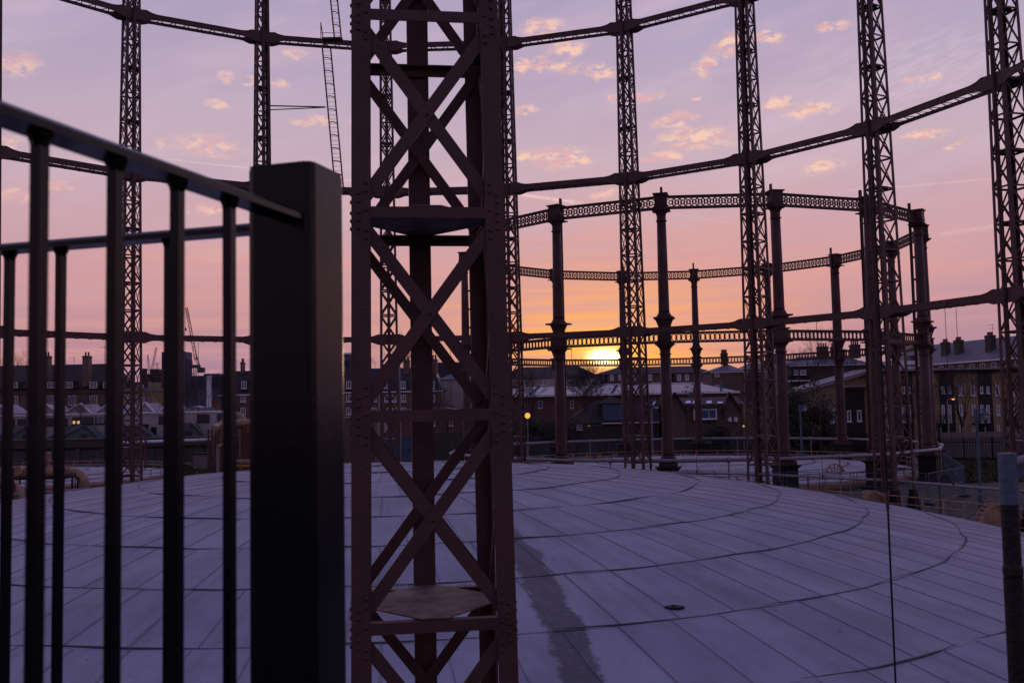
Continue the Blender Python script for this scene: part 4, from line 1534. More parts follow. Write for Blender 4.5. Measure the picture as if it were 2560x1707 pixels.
def gable_y(root, name, X0, X1, Y0, Y1, ze, zr, m, ov=0.2):
    """pitched roof, ridge running away from the viewer"""
    xm = (X0 + X1) / 2
    return MB().add([(X0 - ov, Y0, ze), (X1 + ov, Y0, ze), (X1 + ov, Y1, ze), (X0 - ov, Y1, ze), (xm, Y0, zr), (xm, Y1, zr)],
                    [(0, 1, 4), (2, 3, 5), (1, 2, 5, 4), (3, 0, 4, 5), (3, 2, 1, 0)]).build(name, m, root)


def chimney(root, x0, x1, y0, y1, D, T, m='brick_brown', pots=3, potm='pot'):
    a, b = at(x0, y0, D), at(x1, y1, D)
    ch = MB().span((a.x, D, b.z), (b.x, D + T, a.z)).span((a.x - 0.08, D - 0.08, a.z - 0.32), (b.x + 0.08, D + T + 0.08, a.z - 0.12)).build('chimney', m, root)
    for k in range(pots):
        x = a.x + (b.x - a.x) * (k + 0.5) / pots
        MB().lathe([(0.17, a.z - 0.02), (0.14, a.z + 0.5), (0.17, a.z + 0.55), (0.17, a.z + 0.65)], 8, (x, D + T / 2, 0)).build('chimney_pot', potm, ch)
    return ch


def aerial(root, x, y, D, h_=2.0):
    p = at(x, y, D)
    MB().tube(p, p + Vector((0, 0, h_)), 0.03, n=5).tube(p + Vector((-0.9, 0, h_ * 0.9)), p + Vector((0.3, 0, h_ * 0.9)), 0.025, n=4).tube(p + Vector((-0.4, 0, h_ * 0.5)), p + Vector((0.3, 0, h_ * 0.5)), 0.02, n=4).build('aerial', 'black_iron', root)


# -- long brick terrace, far left
D = 170
o = thing('brick_terrace', 'long brown brick terrace with tiled roof and white dormers at far left', 'terrace')
a, b = at(-140, 975, D), at(300, 972, D)
bx(o, 'wall', -140, 974, 300, None, D, 9, 'brick_brown')
rf = gable(o, 'roof', a.x, b.x, D, D + 9, a.z * 0.5 + b.z * 0.5 + 0.02, at(150, 908, D).z, 0, 3.0, 'tile_dark', 0.4)
MB().box(((a.x + b.x) / 2, D - 0.5, a.z - 0.1), (b.x - a.x + 0.8, 0.25, 0.22)).build('gutter', 'black_iron', o)
MB().box(((a.x + b.x) / 2, D - 0.05, a.z - 1.05), (b.x - a.x, 0.12, 0.18)).build('string_course', 'brick_dark', o)
for cx_ in (-60, 35, 128, 172, 234, 268):
    x0, x1 = cx_ - 9.5, cx_ + 9.5
    c0, c1 = at(x0 - 1.5, 953, D - 1.2), at(x1 + 1.5, 972, D - 1.2)
    dm = MB().span((c0.x, D - 0.9, c1.z), (c1.x, D + 1.6, c0.z)).build('dormer', 'tile_dark', o)
    win(o, x0, 955, x1, 970, D - 0.95, 2, 3, sill=False)
for cx_ in (-60, 35, 126, 181, 234):
    win(o, cx_ - 9.5, 989, cx_ + 9.5, 1012, D - 0.05, 3, 4)
    win(o, cx_ - 9.5, 1028, cx_ + 9.5, 1050, D - 0.05, 3, 4)
chimney(rf, 106, 119, 889, 968, D - 0.55, 1.5, 'brick_brown', 2, 'brick_brown')
chimney(rf, 206, 220, 889, 966, D - 0.55, 1.5, 'brick_brown', 2, 'brick_brown')
aerial(o, 262, 909, D + 4.5, 3.2)
aerial(o, 185, 909, D + 4.5, 1.2)

# -- tan corner house beside it
D = 160
o = thing('corner_house', 'tan brick corner house with tall white windows behind the second far standard', 'house')
bx(o, 'wall', 305, 978, 372, None, D, 8, 'brick_yellow')
bx(o, 'parapet', 303, 970, 374, 978, D - 0.2, 8.4, 'concrete')
for x0 in (318, 338, 356, 366):
    win(o, x0, 993, x0 + 7, 1016, D, 2, 2)
    win(o, x0, 1026, x0 + 7, 1046, D, 2, 2)
for x0 in (340, 352):
    win(o, x0, 962, x0 + 7, 972, D + 1.2, 2, 1)
bx(o, 'attic', 312, 955, 370, 972, D + 1.2, 6, 'slate_dark')

# -- dark brick flats behind the corner house
D = 205
o = thing('brick_flats', 'dark brick flats with stair tower and roof chimney behind the tan corner house', 'building')
bx(o, 'wall', 352, 935, 372, None, D, 8, 'brick_dark')
bx(o, 'stair_tower', 375, 924, 396, None, D - 1, 6, 'brick_dark')
bx(o, 'wing', 396, 930, 411, None, D - 0.5, 6, 'brick_brown')
bx(o, 'parapet', 374, 922, 397, 925, D - 1.2, 6.4, 'concrete')
chimney(o, 355, 363, 921, 944, D - 2, 1.2, 'brick_dark', 0)
win(o, 386, 960, 395, 968, D - 1, 1, 1, pane='blind')
pts_ = [at(364, 940, D - 3), at(386, 975, D - 3), at(355, 975, D - 3)]
MB().prism(pts_, (0, 2, 0)).build('gable_roof', 'tile_dark', o)
p = at(393, 924, D - 1)
mb = MB().tube(p, p + Vector((0, 0, 1.6)), 0.05, n=4)
for k in range(4):
    mb.tube(p + Vector((-0.5, 0, 0.3 + 0.35 * k)), p + Vector((0.5, 0, 0.3 + 0.35 * k)), 0.03, n=4)
mb.tube(p + Vector((-1.0, 0, 1.1)), p + Vector((0, 0, 1.1)), 0.03, n=4).build('aerial', 'black_iron', o)

# -- grey rendered workshop
D = 150
o = thing('workshop', 'grey rendered workshop with small parapet gables behind the boundary wall', 'workshop')
bx(o, 'wall', -80, 1037, 446, None, D, 10, 'render_grey')
bx(o, 'coping', -80, 1033, 447, 1037.5, D - 0.15, 1.0, 'white')
for (xa, xm, xb, ya) in ((-40, -5, 30, 1012), (88, 117, 150, 1013), (158, 203, 228, 1010), (236, 272, 308, 1010), (338, 363, 388, 1007), (396, 424, 447, 1009)):
    p0_, p1_, p2_ = at(xa, 1033.5, D), at(xm, ya, D), at(xb, 1033.5, D)
    gb = MB().prism([p0_, p1_, p2_], (0, 6, 0)).build('gable', 'render_grey', o)
    MB().bar(p0_ + Vector((0, -0.05, 0.08)), p1_ + Vector((0, -0.05, 0.10)), 0.22, 0.35, (0, 1, 0)).bar(p1_ + Vector((0, -0.05, 0.10)), p2_ + Vector((0, -0.05, 0.08)), 0.22, 0.35, (0, 1, 0)).build('verge', 'white', gb)
for (x0, x1, y0, y1, n_, pn_) in ((25, 37, 1047, 1064, 1, 'glass'), (45, 65, 1047, 1065, 2, 'glass'), (115, 140, 1045, 1063, 2, 'glass'), (148, 169, 1046, 1062, 2, 'glass'), (181, 233, 1043, 1060, 3, 'glass'), (240, 263, 1043, 1059, 2, 'blind'),
                                  (397, 412, 1039, 1058, 2, 'glass'), (355, 371, 1060, 1076, 2, 'glass')):
    win(o, x0, y0, x1, y1, D, n_, 2, 'black_iron', pn_, 0.07)
for x0 in (182, 193):
    a, b = at(x0, 1052, D - 0.09), at(x0 + 6, 1059, D - 0.09)
    MB().span((a.x, D - 0.10, b.z), (b.x, D - 0.085, a.z)).build('lit_pane', 'lamp_yellow', o)
MB().span(Vector((at(378, 1067, D).x, D - 0.08, G)), Vector((at(391, 1067, D).x, D + 0.02, at(378, 1067, D).z))).build('door', 'black_iron', o)
p = at(237, 1040, D - 0.1)
MB().tube((p.x, D - 0.1, p.z), (p.x, D - 0.1, G), 0.08, n=6).build('downpipe', 'galv', o)
# right-hand block of the workshop
o = thing('workshop', 'taller grey rendered workshop block with flat roof, left of the tan pump rig', 'workshop')
D = 149
bx(o, 'wall', 448, 1031, 528, None, D, 10, 'render_grey')
bx(o, 'coping', 447, 1027, 529, 1031.5, D - 0.15, 10.2, 'white')
bx(o, 'clerestory', 463, 1019, 527, 1027, D + 1, 5, 'shed_green')
for x0 in (466, 484, 500, 514):
    win(o, x0, 1020.5, x0 + 11, 1026, D + 1, 2, 1, 'galv', 'blind', 0.06, False)
pp = at(483, 1014, D + 1)
gable_y(o, 'lantern', at(475, 1019, D).x, at(491, 1019, D).x, D + 1, D + 4, at(483, 1019, D + 1).z, pp.z, 'galv')
win(o, 493, 1036, 523, 1054, D, 3, 2, 'black_iron', 'glass', 0.08)
bx(o, 'side_wing', 528, 1034, 556, 1046, D + 3, 5, 'blue_panel')
chimney(o, 529, 544, 1000, 1034, D + 4, 1.4, 'brick_red', 0)

# -- small gabled sheds against the wall
for (x0, xm, x1, ya, ye, lab) in ((18, 66, 70, 1066, 1098, 'grey green lean shed at far left edge behind the boundary wall'), (150, 211, 242, 1064, 1096, 'grey green gabled shed with long dark roof below the lit window'),
                                  (320, 342, 378, 1066, 1094, 'low gabled shed beside the dark workshop door'), (461, 475, 508, 1059, 1090, 'small pale green gabled shed left of the tan pump rig')):
    D = 146.2
    o = thing('gabled_shed', lab, 'shed', group='gabled sheds behind the boundary wall')
    A, B, C_ = at(x0, ye, D), at(xm, ya, D), at(x1, ye, D)
    off_ = Vector((-3.4, 3.4, 0))
    MB().prism([(A.x, D, G), A, B, C_, (C_.x, D, G)], (0, 3.0, 0)).build('gable_wall', 'shed_green', o)
    MB().prism([A + Vector((-0.25, -0.25, -0.1)), B + Vector((0, -0.25, 0.16)), B + Vector((0, -0.25, 0.02))], off_).build('roof_slope', 'slate_dark', o)
    MB().bar(B + Vector((0, -0.12, 0.1)), C_ + Vector((0.25, -0.12, 0.0)), 0.22, 0.4, (0, 1, 0)).build('roof_slope', 'slate_dark', o)
    win(o, xm - 9, ye - 11, xm + 5, ye - 1, D, 2, 1, 'black_iron', 'glass', 0.06, False)

# -- boundary walls
D = 144
o = thing('boundary_wall', 'dark stained brick boundary wall across the left of the yard', 'wall')
bx(o, 'wall', -160, 1097, 640, None, D, 0.6, 'brick_dark')
bx(o, 'coping', -160, 1094.5, 640, 1097.5, D - 0.12, 0.85, 'concrete')
bx(o, 'ledge', -160, 1117, 640, 1121, D - 0.3, 0.35, 'black_iron')
for k in range(12):
    bx(o, 'buttress', -120 + 62 * k, 1121, -112 + 62 * k, None, D - 0.35, 0.4, 'brick_dark')
o = thing('boundary_wall', 'mossy dark brick boundary wall behind the ornate columns', 'wall')
bx(o, 'wall', 1195, 1101, 1990, None, 139, 0.6, 'brick_dark')
bx(o, 'coping', 1195, 1098.5, 1990, 1101.5, 138.9, 0.85, 'concrete')
for k in range(11):
    bx(o, 'buttress', 1230 + 72 * k, 1106, 1239 + 72 * k, None, 138.6, 0.4, 'brick_dark')
o = thing('boundary_wall', 'short dark brick wall with a pink sign seen through the closest standard', 'wall')
bx(o, 'wall', 1060, 1080, 1195, None, 136, 0.6, 'brick_dark')
bx(o, 'sign', 1078.5, 1100, 1084, 1107, 135.9, 0.08, 'sign_pink')
# low concrete kerb in the yard, left
o = thing('concrete_block', 'low grey concrete block on the grass left of the tan pump rig', 'block')
bx(o, 'body', 483, 1136, 522, None, 122, 1.2, 'concrete')
bx(o, 'lid', 482, 1132, 523, 1136, 121.9, 1.4, 'black_iron')

# -- slate mansard terrace behind the closest standard
D = 168
o = thing('mansard_terrace', 'dark slate mansard terrace with white sash windows behind the closest standard', 'terrace')
a, b = at(545, 984, D), at(1106, 982, D)
bx(o, 'wall', 548, 983, 1104, None, D, 9, 'brick_brown')
zr = at(1000, 918, D).z
ze = (a.z + b.z) / 2
ms = MB().add([(a.x, D, ze), (b.x, D, ze), (b.x - 1.6, D + 2.0, zr), (a.x + 1.6, D + 2.0, zr), (a.x, D + 9, ze), (b.x, D + 9, ze), (b.x - 1.6, D + 7, zr), (a.x + 1.6, D + 7, zr)],
              [(0, 1, 2, 3), (5, 4, 7, 6), (1, 5, 6, 2), (4, 0, 3, 7), (3, 2, 6, 7)]).build('mansard_roof', 'slate_dark', o)
bx(o, 'eaves', 546, 981, 1106, 984, D - 0.3, 0.4, 'white')
for cx_ in (610, 872, 967, 1008, 1052, 1080):
    c0, c1 = at(cx_ - 8.5, 951, D), at(cx_ + 8.5, 973, D)
    MB().span((c0.x, D - 0.25, c1.z), (c1.x, D + 1.4, c0.z)).build('dormer', 'slate_dark', o)
    win(o, cx_ - 6.5, 953, cx_ + 6.5, 971, D - 0.25, 2, 4)
for cx_ in (608, 872, 935, 968, 987, 1009, 1052, 1081):
    win(o, cx_ - 6.5, 987, cx_ + 6.5, 1004, D, 2, 4)
    win(o, cx_ - 6.5, 1019, cx_ + 6.5, 1036, D, 2, 4)
for (x0, x1, y0) in ((601, 606, 905), (874, 884, 896), (1008, 1023, 899), (1078, 1092, 897)):
    chimney(ms, x0, x1, y0, 935, D + 1.2, 1.8, 'brick_brown', 2)
# white gabled house to its right
D = 178
o = thing('white_house', 'cream house with slate hipped roof right of the mansard terrace', 'house')
bx(o, 'wall', 1100, 948, 1172, None, D, 8, 'cream')
a, b = at(1097, 949, D), at(1175, 948, D)
gable(o, 'roof', a.x, b.x, D, D + 8, a.z, at(1140, 925, D).z, 3.5, 1, 'slate')
win(o, 1108, 955, 1116, 966, D, 2, 2)
# brown brick shed left of the blue gates
D = 118
o = thing('brick_shed', 'brown brick shed left of the closest standard', 'building')
bx(o, 'wall', 845, 1047, 937, None, D, 7, 'brick_brown')
bx(o, 'parapet', 843, 1042, 939, 1047, D - 0.1, 7.2, 'concrete')
# red brick hall and blue gates
D = 148
o = thing('red_hall', 'red brick hall with pale curved roof behind the blue gates', 'building')
bx(o, 'wall', 955, 1042, 1195, None, D, 10, 'brick_red')
pl = []
for k in range(13):
    f = k / 12
    pp = at(955 + 240 * f, 1042, D)
    pl.append((pp.x, D - 0.4, at(1000, 1042, D).z + 1.4 * sin(pi * f)))
MB().prism(pl, (0, 11, 0)).build('roof', 'white_roof', o)
for x0 in (1079, 1123):
    win(o, x0, 1048, x0 + 9, 1064, D, 1, 2, 'white', 'glass', 0.08)
win(o, 962, 1050, 968, 1080, D, 1, 3, 'white', 'blind', 0.08)
D = 116
o = thing('blue_gate', 'blue sheet steel gates seen through the closest standard', 'gate')
for k in range(15):
    x0 = 955 + 5.2 * k
    bx(o, 'sheet', x0, 1090 + (4 if k % 2 else 3), x0 + 4.6, None, D + (0.05 if k % 2 else 0), 0.06, 'blue_panel')
bx(o, 'top_rail', 953, 1092, 1035, 1095, D - 0.12, 0.08, 'blue_panel')
bx(o, 'mid_rail', 953, 1122, 1035, 1125, D - 0.12, 0.08, 'blue_panel')
for x0 in (948, 1000):
    p = at(x0, 1010, D - 1.5)
    MB().tube((p.x, D - 1.5, G), (p.x, D - 1.5, at(x0, 940 if x0 < 960 else 905, D - 1.5).z), 0.14, 0.10, 10).build('mast', 'galv', o)

# -- white roofed sheds, centre
D = 160
o = thing('long_hall', 'long low hall with pale glazed roof and red brick wall under the sun', 'building')
bx(o, 'wall', 1235, 985, 1848, None, D, 14, 'brick_red')
a, b = at(1232, 986, D), at(1850, 984, D)
zl, zh = (a.z + b.z) / 2, at(1500, 964, D + 9).z
MB().add([(a.x, D - 0.4, zl), (b.x, D - 0.4, zl - 0.0), (b.x - 4.5, D + 9, zh), (a.x, D + 9, zh), (a.x, D + 18, zl), (b.x, D + 18, zl)],
         [(0, 1, 2, 3), (3, 2, 5, 4), (1, 5, 2), (0, 3, 4)]).build('roof', 'white_roof', o)
bx(o, 'fascia', 1232, 983, 1850, 988, D - 0.6, 0.3, 'white')
for k in range(9):
    x = a.x + (b.x - a.x) * (k + 0.3) / 9
    MB().bar((x, D - 0.4, zl + 0.06), (x + 2.0, D + 9, zh + 0.06), 0.35, 0.10, (0, -0.3, 1)).build('roof_light', 'far_glass', o)
for (x0, x1) in ((1345, 1356), (1425, 1434)):
    win(o, x0, 1002, x1, 1020, D, 1, 2, 'white', 'blue_glass', 0.06)
D = 190
o = thing('cream_terrace', 'cream rendered terrace with brown roof below the ornate lower girders', 'terrace')
bx(o, 'wall', 1262, 945, 1500, None, D, 9, 'cream')
a, b = at(1258, 946, D), at(1502, 944, D)
gable(o, 'roof', a.x, b.x, D, D + 9, (a.z + b.z) / 2, at(1380, 916, D + 4).z, 3, 4, 'tile_dark')
for x0 in (1284, 1310, 1349, 1358, 1420, 1429, 1470, 1478):
    win(o, x0, 949, x0 + 8, 962, D, 2, 2)
D = 196
o = thing('brown_flats', 'brown brick flats with white framed windows right of the sun', 'building')
bx(o, 'wall', 1490, 934, 1785, None, D, 9, 'brick_brown')
bx(o, 'band', 1488, 957, 1787, 961, D - 0.3, 0.4, 'white')
a, b = at(1488, 935, D), at(1786, 932, D)
gable(o, 'roof', a.x, b.x, D, D + 9, (a.z + b.z) / 2, at(1640, 916, D + 4).z, 5, 4, 'tile_dark')
for x0 in (1525, 1546, 1580, 1621, 1693, 1713):
    win(o, x0, 936, x0 + 9, 950, D, 2, 1, 'white', 'blind' if x0 in (1580,) else 'glass', 0.16)
for x0 in (1761, 1769):
    win(o, x0, 937, x0 + 3.5, 949, D, 1, 1, 'white', 'glass', 0.1)
for x0 in (1512, 1600, 1680):
    bx(o, 'stair_recess', x0, 935, x0 + 6, 956, D - 0.08, 0.1, 'black_iron')
D = 180
o = thing('corner_block', 'brown brick corner block with slate hip roof and chimney right of the sunset', 'building')
bx(o, 'wall', 1778, 930, 1856, None, D, 8, 'brick_brown')
bx(o, 'side_wing', 1856, 924, 1960, None, D + 2, 7, 'brick_brown')
a, b = at(1776, 929, D), at(1858, 927, D)
gable(o, 'roof', a.x, b.x, D, D + 8, (a.z + b.z) / 2, at(1815, 910, D + 4).z, 4, 2, 'slate')
a, b = at(1856, 924, D + 2), at(1962, 922, D + 2)
gable(o, 'roof', a.x, b.x, D + 2, D + 9, (a.z + b.z) / 2, at(1900, 906, D + 4).z, 2, 2, 'slate')
bx(o, 'gutter', 1776, 928, 1962, 930, D - 0.35, 0.3, 'white')
chimney(o, 1805, 1820, 882, 912, D + 3, 1.5, 'brick_dark', 4)
for (y0, y1) in ((926, 947), (957, 978), (989, 1010)):
    for x0 in (1859, 1880, 1908, 1932):
        win(o, x0, y0, x0 + 8.5, y1, D + 2 - 0.02, 2, 5)
    for x0 in (1787, 1794):
        win(o, x0, y0 + 4, x0 + 4, y1 - 6, D, 1, 2)

# -- tiled depot with the tall blue dormer window
D = 146
o = thing('tiled_depot', 'low tiled depot with tall blue dormer window behind the near ornate column', 'building')
bx(o, 'wall', 1419, 1057, 1645, None, D, 8, 'brick_dark')
a, b = at(1414, 1058, D), at(1648, 1054, D)
ze = (a.z + b.z) / 2
zr = at(1500, 1001, D + 4).z
gable(o, 'roof', a.x, b.x, D, D + 8, ze, zr, 4.8, 0, 'tile_dark', 0.3)
c0, c1 = at(1506, 1009, D - 0.1), at(1558, 1052, D - 0.1)
dm = MB().span((c0.x, D - 0.15, c1.z), (c1.x, D + 4, c0.z)).build('dormer', 'tile_dark', o)
for k in range(4):
    for j in range(2):
        x0 = 1508 + 12.2 * k
        y0 = 1011 + 20 * j
        q0, q1 = at(x0, y0, D - 0.2), at(x0 + 11.6, y0 + 19.2, D - 0.2)
        MB().span((q0.x, D - 0.22, q1.z), (q1.x, D - 0.17, q0.z)).build('pane', 'blue_glass', dm)
pk = at(1533, 990, D)
MB().add([(c0.x - 0.3, D - 0.4, c0.z), (c1.x + 0.3, D - 0.4, c0.z), (c1.x + 0.3, D + 4.5, c0.z), (c0.x - 0.3, D + 4.5, c0.z), ((c0.x + c1.x) / 2, D + 1.2, pk.z + 0.05)],
         [(0, 1, 4), (1, 2, 4), (2, 3, 4), (3, 0, 4), (3, 2, 1, 0)]).build('dormer_roof', 'tile_dark', dm)
bx(o, 'gutter', 1505, 1055.5, 1648, 1058, D - 0.5, 0.2, 'white')
ac = bx(o, 'air_conditioner', 1441, 1061, 1457, 1076, D - 0.6, 0.5, 'white')
cc = at(1449, 1068, D - 0.65)
mb = MB()
annulus(mb, 0.28, 0.2, 0.04, 14, 1.0, (cc.x, D - 0.63, cc.z))
mb.build('fan_ring', 'black_iron', ac)
win(o, 1476, 1059, 1508, 1066, D, 3, 1, 'black_iron', 'blue_glass', 0.06, False)
q = at(1473, 1065, D - 0.3)
MB().lathe([(0.0, -0.12), (0.1, -0.04), (0.1, 0.04), (0.0, 0.12)], 8, (q.x, D - 0.3, q.z)).build('wall_light', 'lamp_yellow', o)
for (x0, x1, y0, y1) in ((1628, 1640, 1003, 1012), (1612, 1621, 1004, 1011)):
    q0 = at(x0, y0, D + 1)
    q1 = at(x1, y1, D + 1)
    f = (q0.z - ze) / (zr - ze)
    yq = D + 4 * f - 0.12
    q0, q1 = at(x0, y0, yq), at(x1, y1, yq)
    f1 = (q1.z - ze) / (zr - ze)
    MB().add([(q0.x + 0.4, D + 4 * f - 0.2, q0.z), (q1.x, D + 4 * f - 0.2, q0.z), (q1.x - 0.4, D + 4 * f1 - 0.2, q1.z), (q0.x, D + 4 * f1 - 0.2, q1.z)], [(3, 2, 1, 0)]).build('roof_light', 'white', o)

# -- twin gabled brick houses right of it
D = 142
o = thing('gabled_house', 'brown brick house with twin gables and roof lights behind the thin far column', 'house')
bx(o, 'wall', 1668, 1012, 1858, None, D, 9, 'brick_brown')
a, b = at(1664, 1013, D), at(1860, 1010, D)
ze = (a.z + b.z) / 2
gable(o, 'roof', a.x, b.x, D, D + 9, ze, at(1760, 993, D + 4.5).z, 0, 0, 'tile_dark', 0.2)
for (xa, xm, xb) in ((1660, 1686, 1714), (1810, 1822, 1850)):
    A, B, C_ = at(xa, 1030, D - 0.3), at(xm, 983, D - 0.3), at(xb, 1030, D - 0.3)
    g_ = MB().prism([(A.x, A.y, G), A, B, C_, (C_.x, C_.y, G)], (0, 1.2, 0)).build('gable_wall', 'brick_brown', o)
    MB().bar(A + Vector((-0.2, -0.05, 0)), B + Vector((0, -0.05, 0.12)), 0.2, 0.9, (0, 1, 0)).bar(B + Vector((0, -0.05, 0.12)), C_ + Vector((0.2, -0.05, 0)), 0.2, 0.9, (0, 1, 0)).build('verge', 'tile_dark', g_)
for x0 in (1714, 1732, 1766, 1794):
    z_ = (1008 + 1000) / 2
    q0, q1 = at(x0 + 3, 1001, D + 2.2), at(x0 + 12, 1011, D + 0.6)
    MB().add([(q0.x, D + 2.4, q0.z), (q0.x + 0.62, D + 2.4, q0.z), (q1.x, D + 0.3, q1.z + 0.2), (q1.x - 0.85, D + 0.3, q1.z + 0.2)], [(3, 2, 1, 0)]).build('roof_light', 'white', o)
bw = bx(o, 'bay', 1732, 1019, 1794, 1050, D - 0.8, 0.9, 'brick_brown')
win(o, 1734, 1023, 1792, 1047, D - 0.8, 3, 1, 'white', 'blue_glass', 0.14)
bx(o, 'bay_roof', 1730, 1016, 1796, 1020.5, D - 1.0, 1.1, 'slate_dark')
for x0 in (1821, 1836):
    bxx = bx(o, 'air_conditioner', x0, 1043, x0 + 8, 1054, D - 0.8, 0.45, 'white')

# -- yellow brick flats, right
D = 132
o = thing('yellow_flats', 'three storey yellow brick flats with dark timber bays and flat roof at right', 'building')
bx(o, 'wall', 2190, 927, 2640, None, D, 10, 'brick_yellow')
bx(o, 'roof_slab', 2180, 919, 2650, 924, D - 0.9, 12, 'galv')
bx(o, 'soffit', 2184, 924, 2646, 930, D - 0.6, 11, 'black_iron')
for (x0, x1) in ((2250, 2279), (2347, 2383), (2444, 2478), (2545, 2580)):
    bx(o, 'timber_bay', x0, 930, x1, None, D - 0.12, 0.2, 'cladding')
    w_ = x1 - x0
    for f in (0.16, 0.62):
        win(o, x0 + w_ * f, 966, x0 + w_ * f + 8, 983, D - 0.12, 1, 1, 'white', 'blind' if f > 0.5 else 'glass', 0.10)
        win(o, x0 + w_ * f, 1012, x0 + w_ * f + 10, 1057, D - 0.12, 1, 2, 'white', 'blind', 0.12)
    bal = bx(o, 'balcony', x0 - 2, 1058, x1 + 7, 1062, D - 1.3, 1.3, 'black_iron')
    a, b = at(x0 - 2, 1037, D - 1.3), at(x1 + 7, 1058, D - 1.3)
    mb = MB().span((a.x, D - 1.3, a.z - 0.06), (b.x, D - 1.25, a.z))
    k = a.x
    while k < b.x:
        mb.span((k, D - 1.29, b.z), (k + 0.03, D - 1.26, a.z))
        k += 0.13
    mb.build('railing', 'black_iron', bal)
    bx(o, 'doorway', x0 + 2, 1066, x1 - 2, None, D - 0.2, 0.1, 'black_iron')
for cx_ in (2222, 2305, 2400, 2432, 2493, 2530):
    win(o, cx_ - 6, 963, cx_ + 5, 989, D, 2 if cx_ in (2222, 2400) else 1, 1, 'white', 'glass', 0.12)
    win(o, cx_ - 3, 1012, cx_ + 6, 1038, D, 1, 1, 'white', 'glass', 0.12)
    win(o, cx_ - 2, 1062, cx_ + 6, 1082, D, 1, 1, 'white', 'glass', 0.12)
# lower wing with single-pitch roof
D = 134
o = thing('yellow_wing', 'yellow brick wing with single sloping grey roof behind the third ornate column', 'building')
A, B = at(1975, 991, D), at(2180, 928, D)
MB().prism([(A.x, D, G), A, B, (B.x, D, G)], (0, 9, 0)).build('wall', 'brick_yellow', o)
MB().bar(A + Vector((-0.8, -0.3, 0.0)), B + Vector((0.5, -0.3, 0.14)), 0.30, 0.8, (0, 1, 0)).build('fascia', 'galv', o)
MB().prism([A + Vector((-0.8, -0.6, 0.16)), B + Vector((0.5, -0.6, 0.30)), B + Vector((0.5, 9.5, 0.30)), A + Vector((-0.8, 9.5, 0.16))], (0, 0, 0.1)).build('roof', 'slate', o)
bx(o, 'timber_bay', 2112, 973, 2160, None, D - 0.12, 0.2, 'cladding')
bx(o, 'canopy', 2110, 963, 2172, 967, D - 1.2, 1.3, 'galv')
for (x0, x1, y0, y1) in ((2076, 2093, 1026, 1057), (2117, 2128, 1026, 1054), (2142, 2154, 1025, 1053)):
    win(o, x0, y0, x1, y1, D - (0.12 if x0 > 2100 else 0), 2 if x0 < 2100 else 1, 1, 'white', 'glass', 0.14)
D = 150
o = thing('yellow_annexe', 'small brick annexe with pale sloping roof edge behind the lattice standard right of the sunset', 'building')
A, B = at(1866, 1012, D), at(1975, 995, D)
MB().prism([(A.x, D, G), A, B, (B.x, D, G)], (0, 6, 0)).build('wall', 'brick_yellow', o)
MB().bar(A + Vector((-0.5, -0.2, 0.1)), B + Vector((0.4, -0.2, 0.1)), 0.25, 0.6, (0, 1, 0)).build('fascia', 'galv', o)

# -- slate roofed block, right background, running away to the left
o = thing('slate_block', 'long brick block with pale slate roof and big chimney stacks at right background', 'building')
P0, P1 = at(2640, 888, 165), at(2210, 918, 215)
dv = Vector((P1.x - P0.x, P1.y - P0.y, 0))
L = dv.length
dn = dv.normalized()
nb = Vector((-dn.y, dn.x, 0))
if nb.y < 0:
    nb = -nb
zE = 6.9
T = 10.0


def W3(u, v, z):
    q = Vector((P0.x, P0.y, 0)) + dn * u + nb * v
    return (q.x, q.y, z)


zE = (P0.z + P1.z) / 2
MB().add([W3(0, 0, G), W3(L, 0, G), W3(L, T, G), W3(0, T, G), W3(0, 0, zE), W3(L, 0, zE), W3(L, T, zE), W3(0, T, zE)],
         [(0, 1, 2, 3), (7, 6, 5, 4), (1, 0, 4, 5), (2, 1, 5, 6), (3, 2, 6, 7), (0, 3, 7, 4)]).build('wall', 'brick_brown', o)
zR = zE + 4.3
rf = MB().add([W3(-0.4, -0.4, zE), W3(L + 0.4, -0.4, zE), W3(L + 0.4, T + 0.4, zE), W3(-0.4, T + 0.4, zE), W3(3, T / 2, zR), W3(L - 3, T / 2, zR)],
              [(1, 0, 4, 5), (3, 2, 5, 4), (0, 3, 4), (2, 1, 5), (0, 1, 2, 3)]).build('roof', 'slate', o)
MB().bar(Vector(W3(-0.4, -0.5, zE - 0.12)), Vector(W3(L + 0.4, -0.5, zE - 0.12)), 0.3, 0.25, (0, 0, 1)).build('eaves', 'white', o)
wme = mesh(MB().box((0, 0, 0.75), (1.25, 0.12, 0.10)).box((0, 0, -0.75), (1.5, 0.16, 0.12)).box((-0.6, 0, 0), (0.10, 0.12, 1.5)).box((0.6, 0, 0), (0.10, 0.12, 1.5)).box((0, 0, 0), (1.2, 0.08, 0.06)).box((0.0, 0, 0), (0.05, 0.08, 1.5)), 'window', 'white')
pme = mesh(MB().box((0, 0.03, 0), (1.2, 0.02, 1.5)), 'pane', 'glass')
k = 3.0
rzb = atan2(-dn.y, -dn.x)
while k < L - 1:
    for zz in (zE - 1.35, zE - 4.3):
        wo_ = link(wme, 'window', o, Vector(W3(k, -0.06, zz)), (0, 0, rzb))
        link(pme, 'pane', wo_)
    k += 3.1
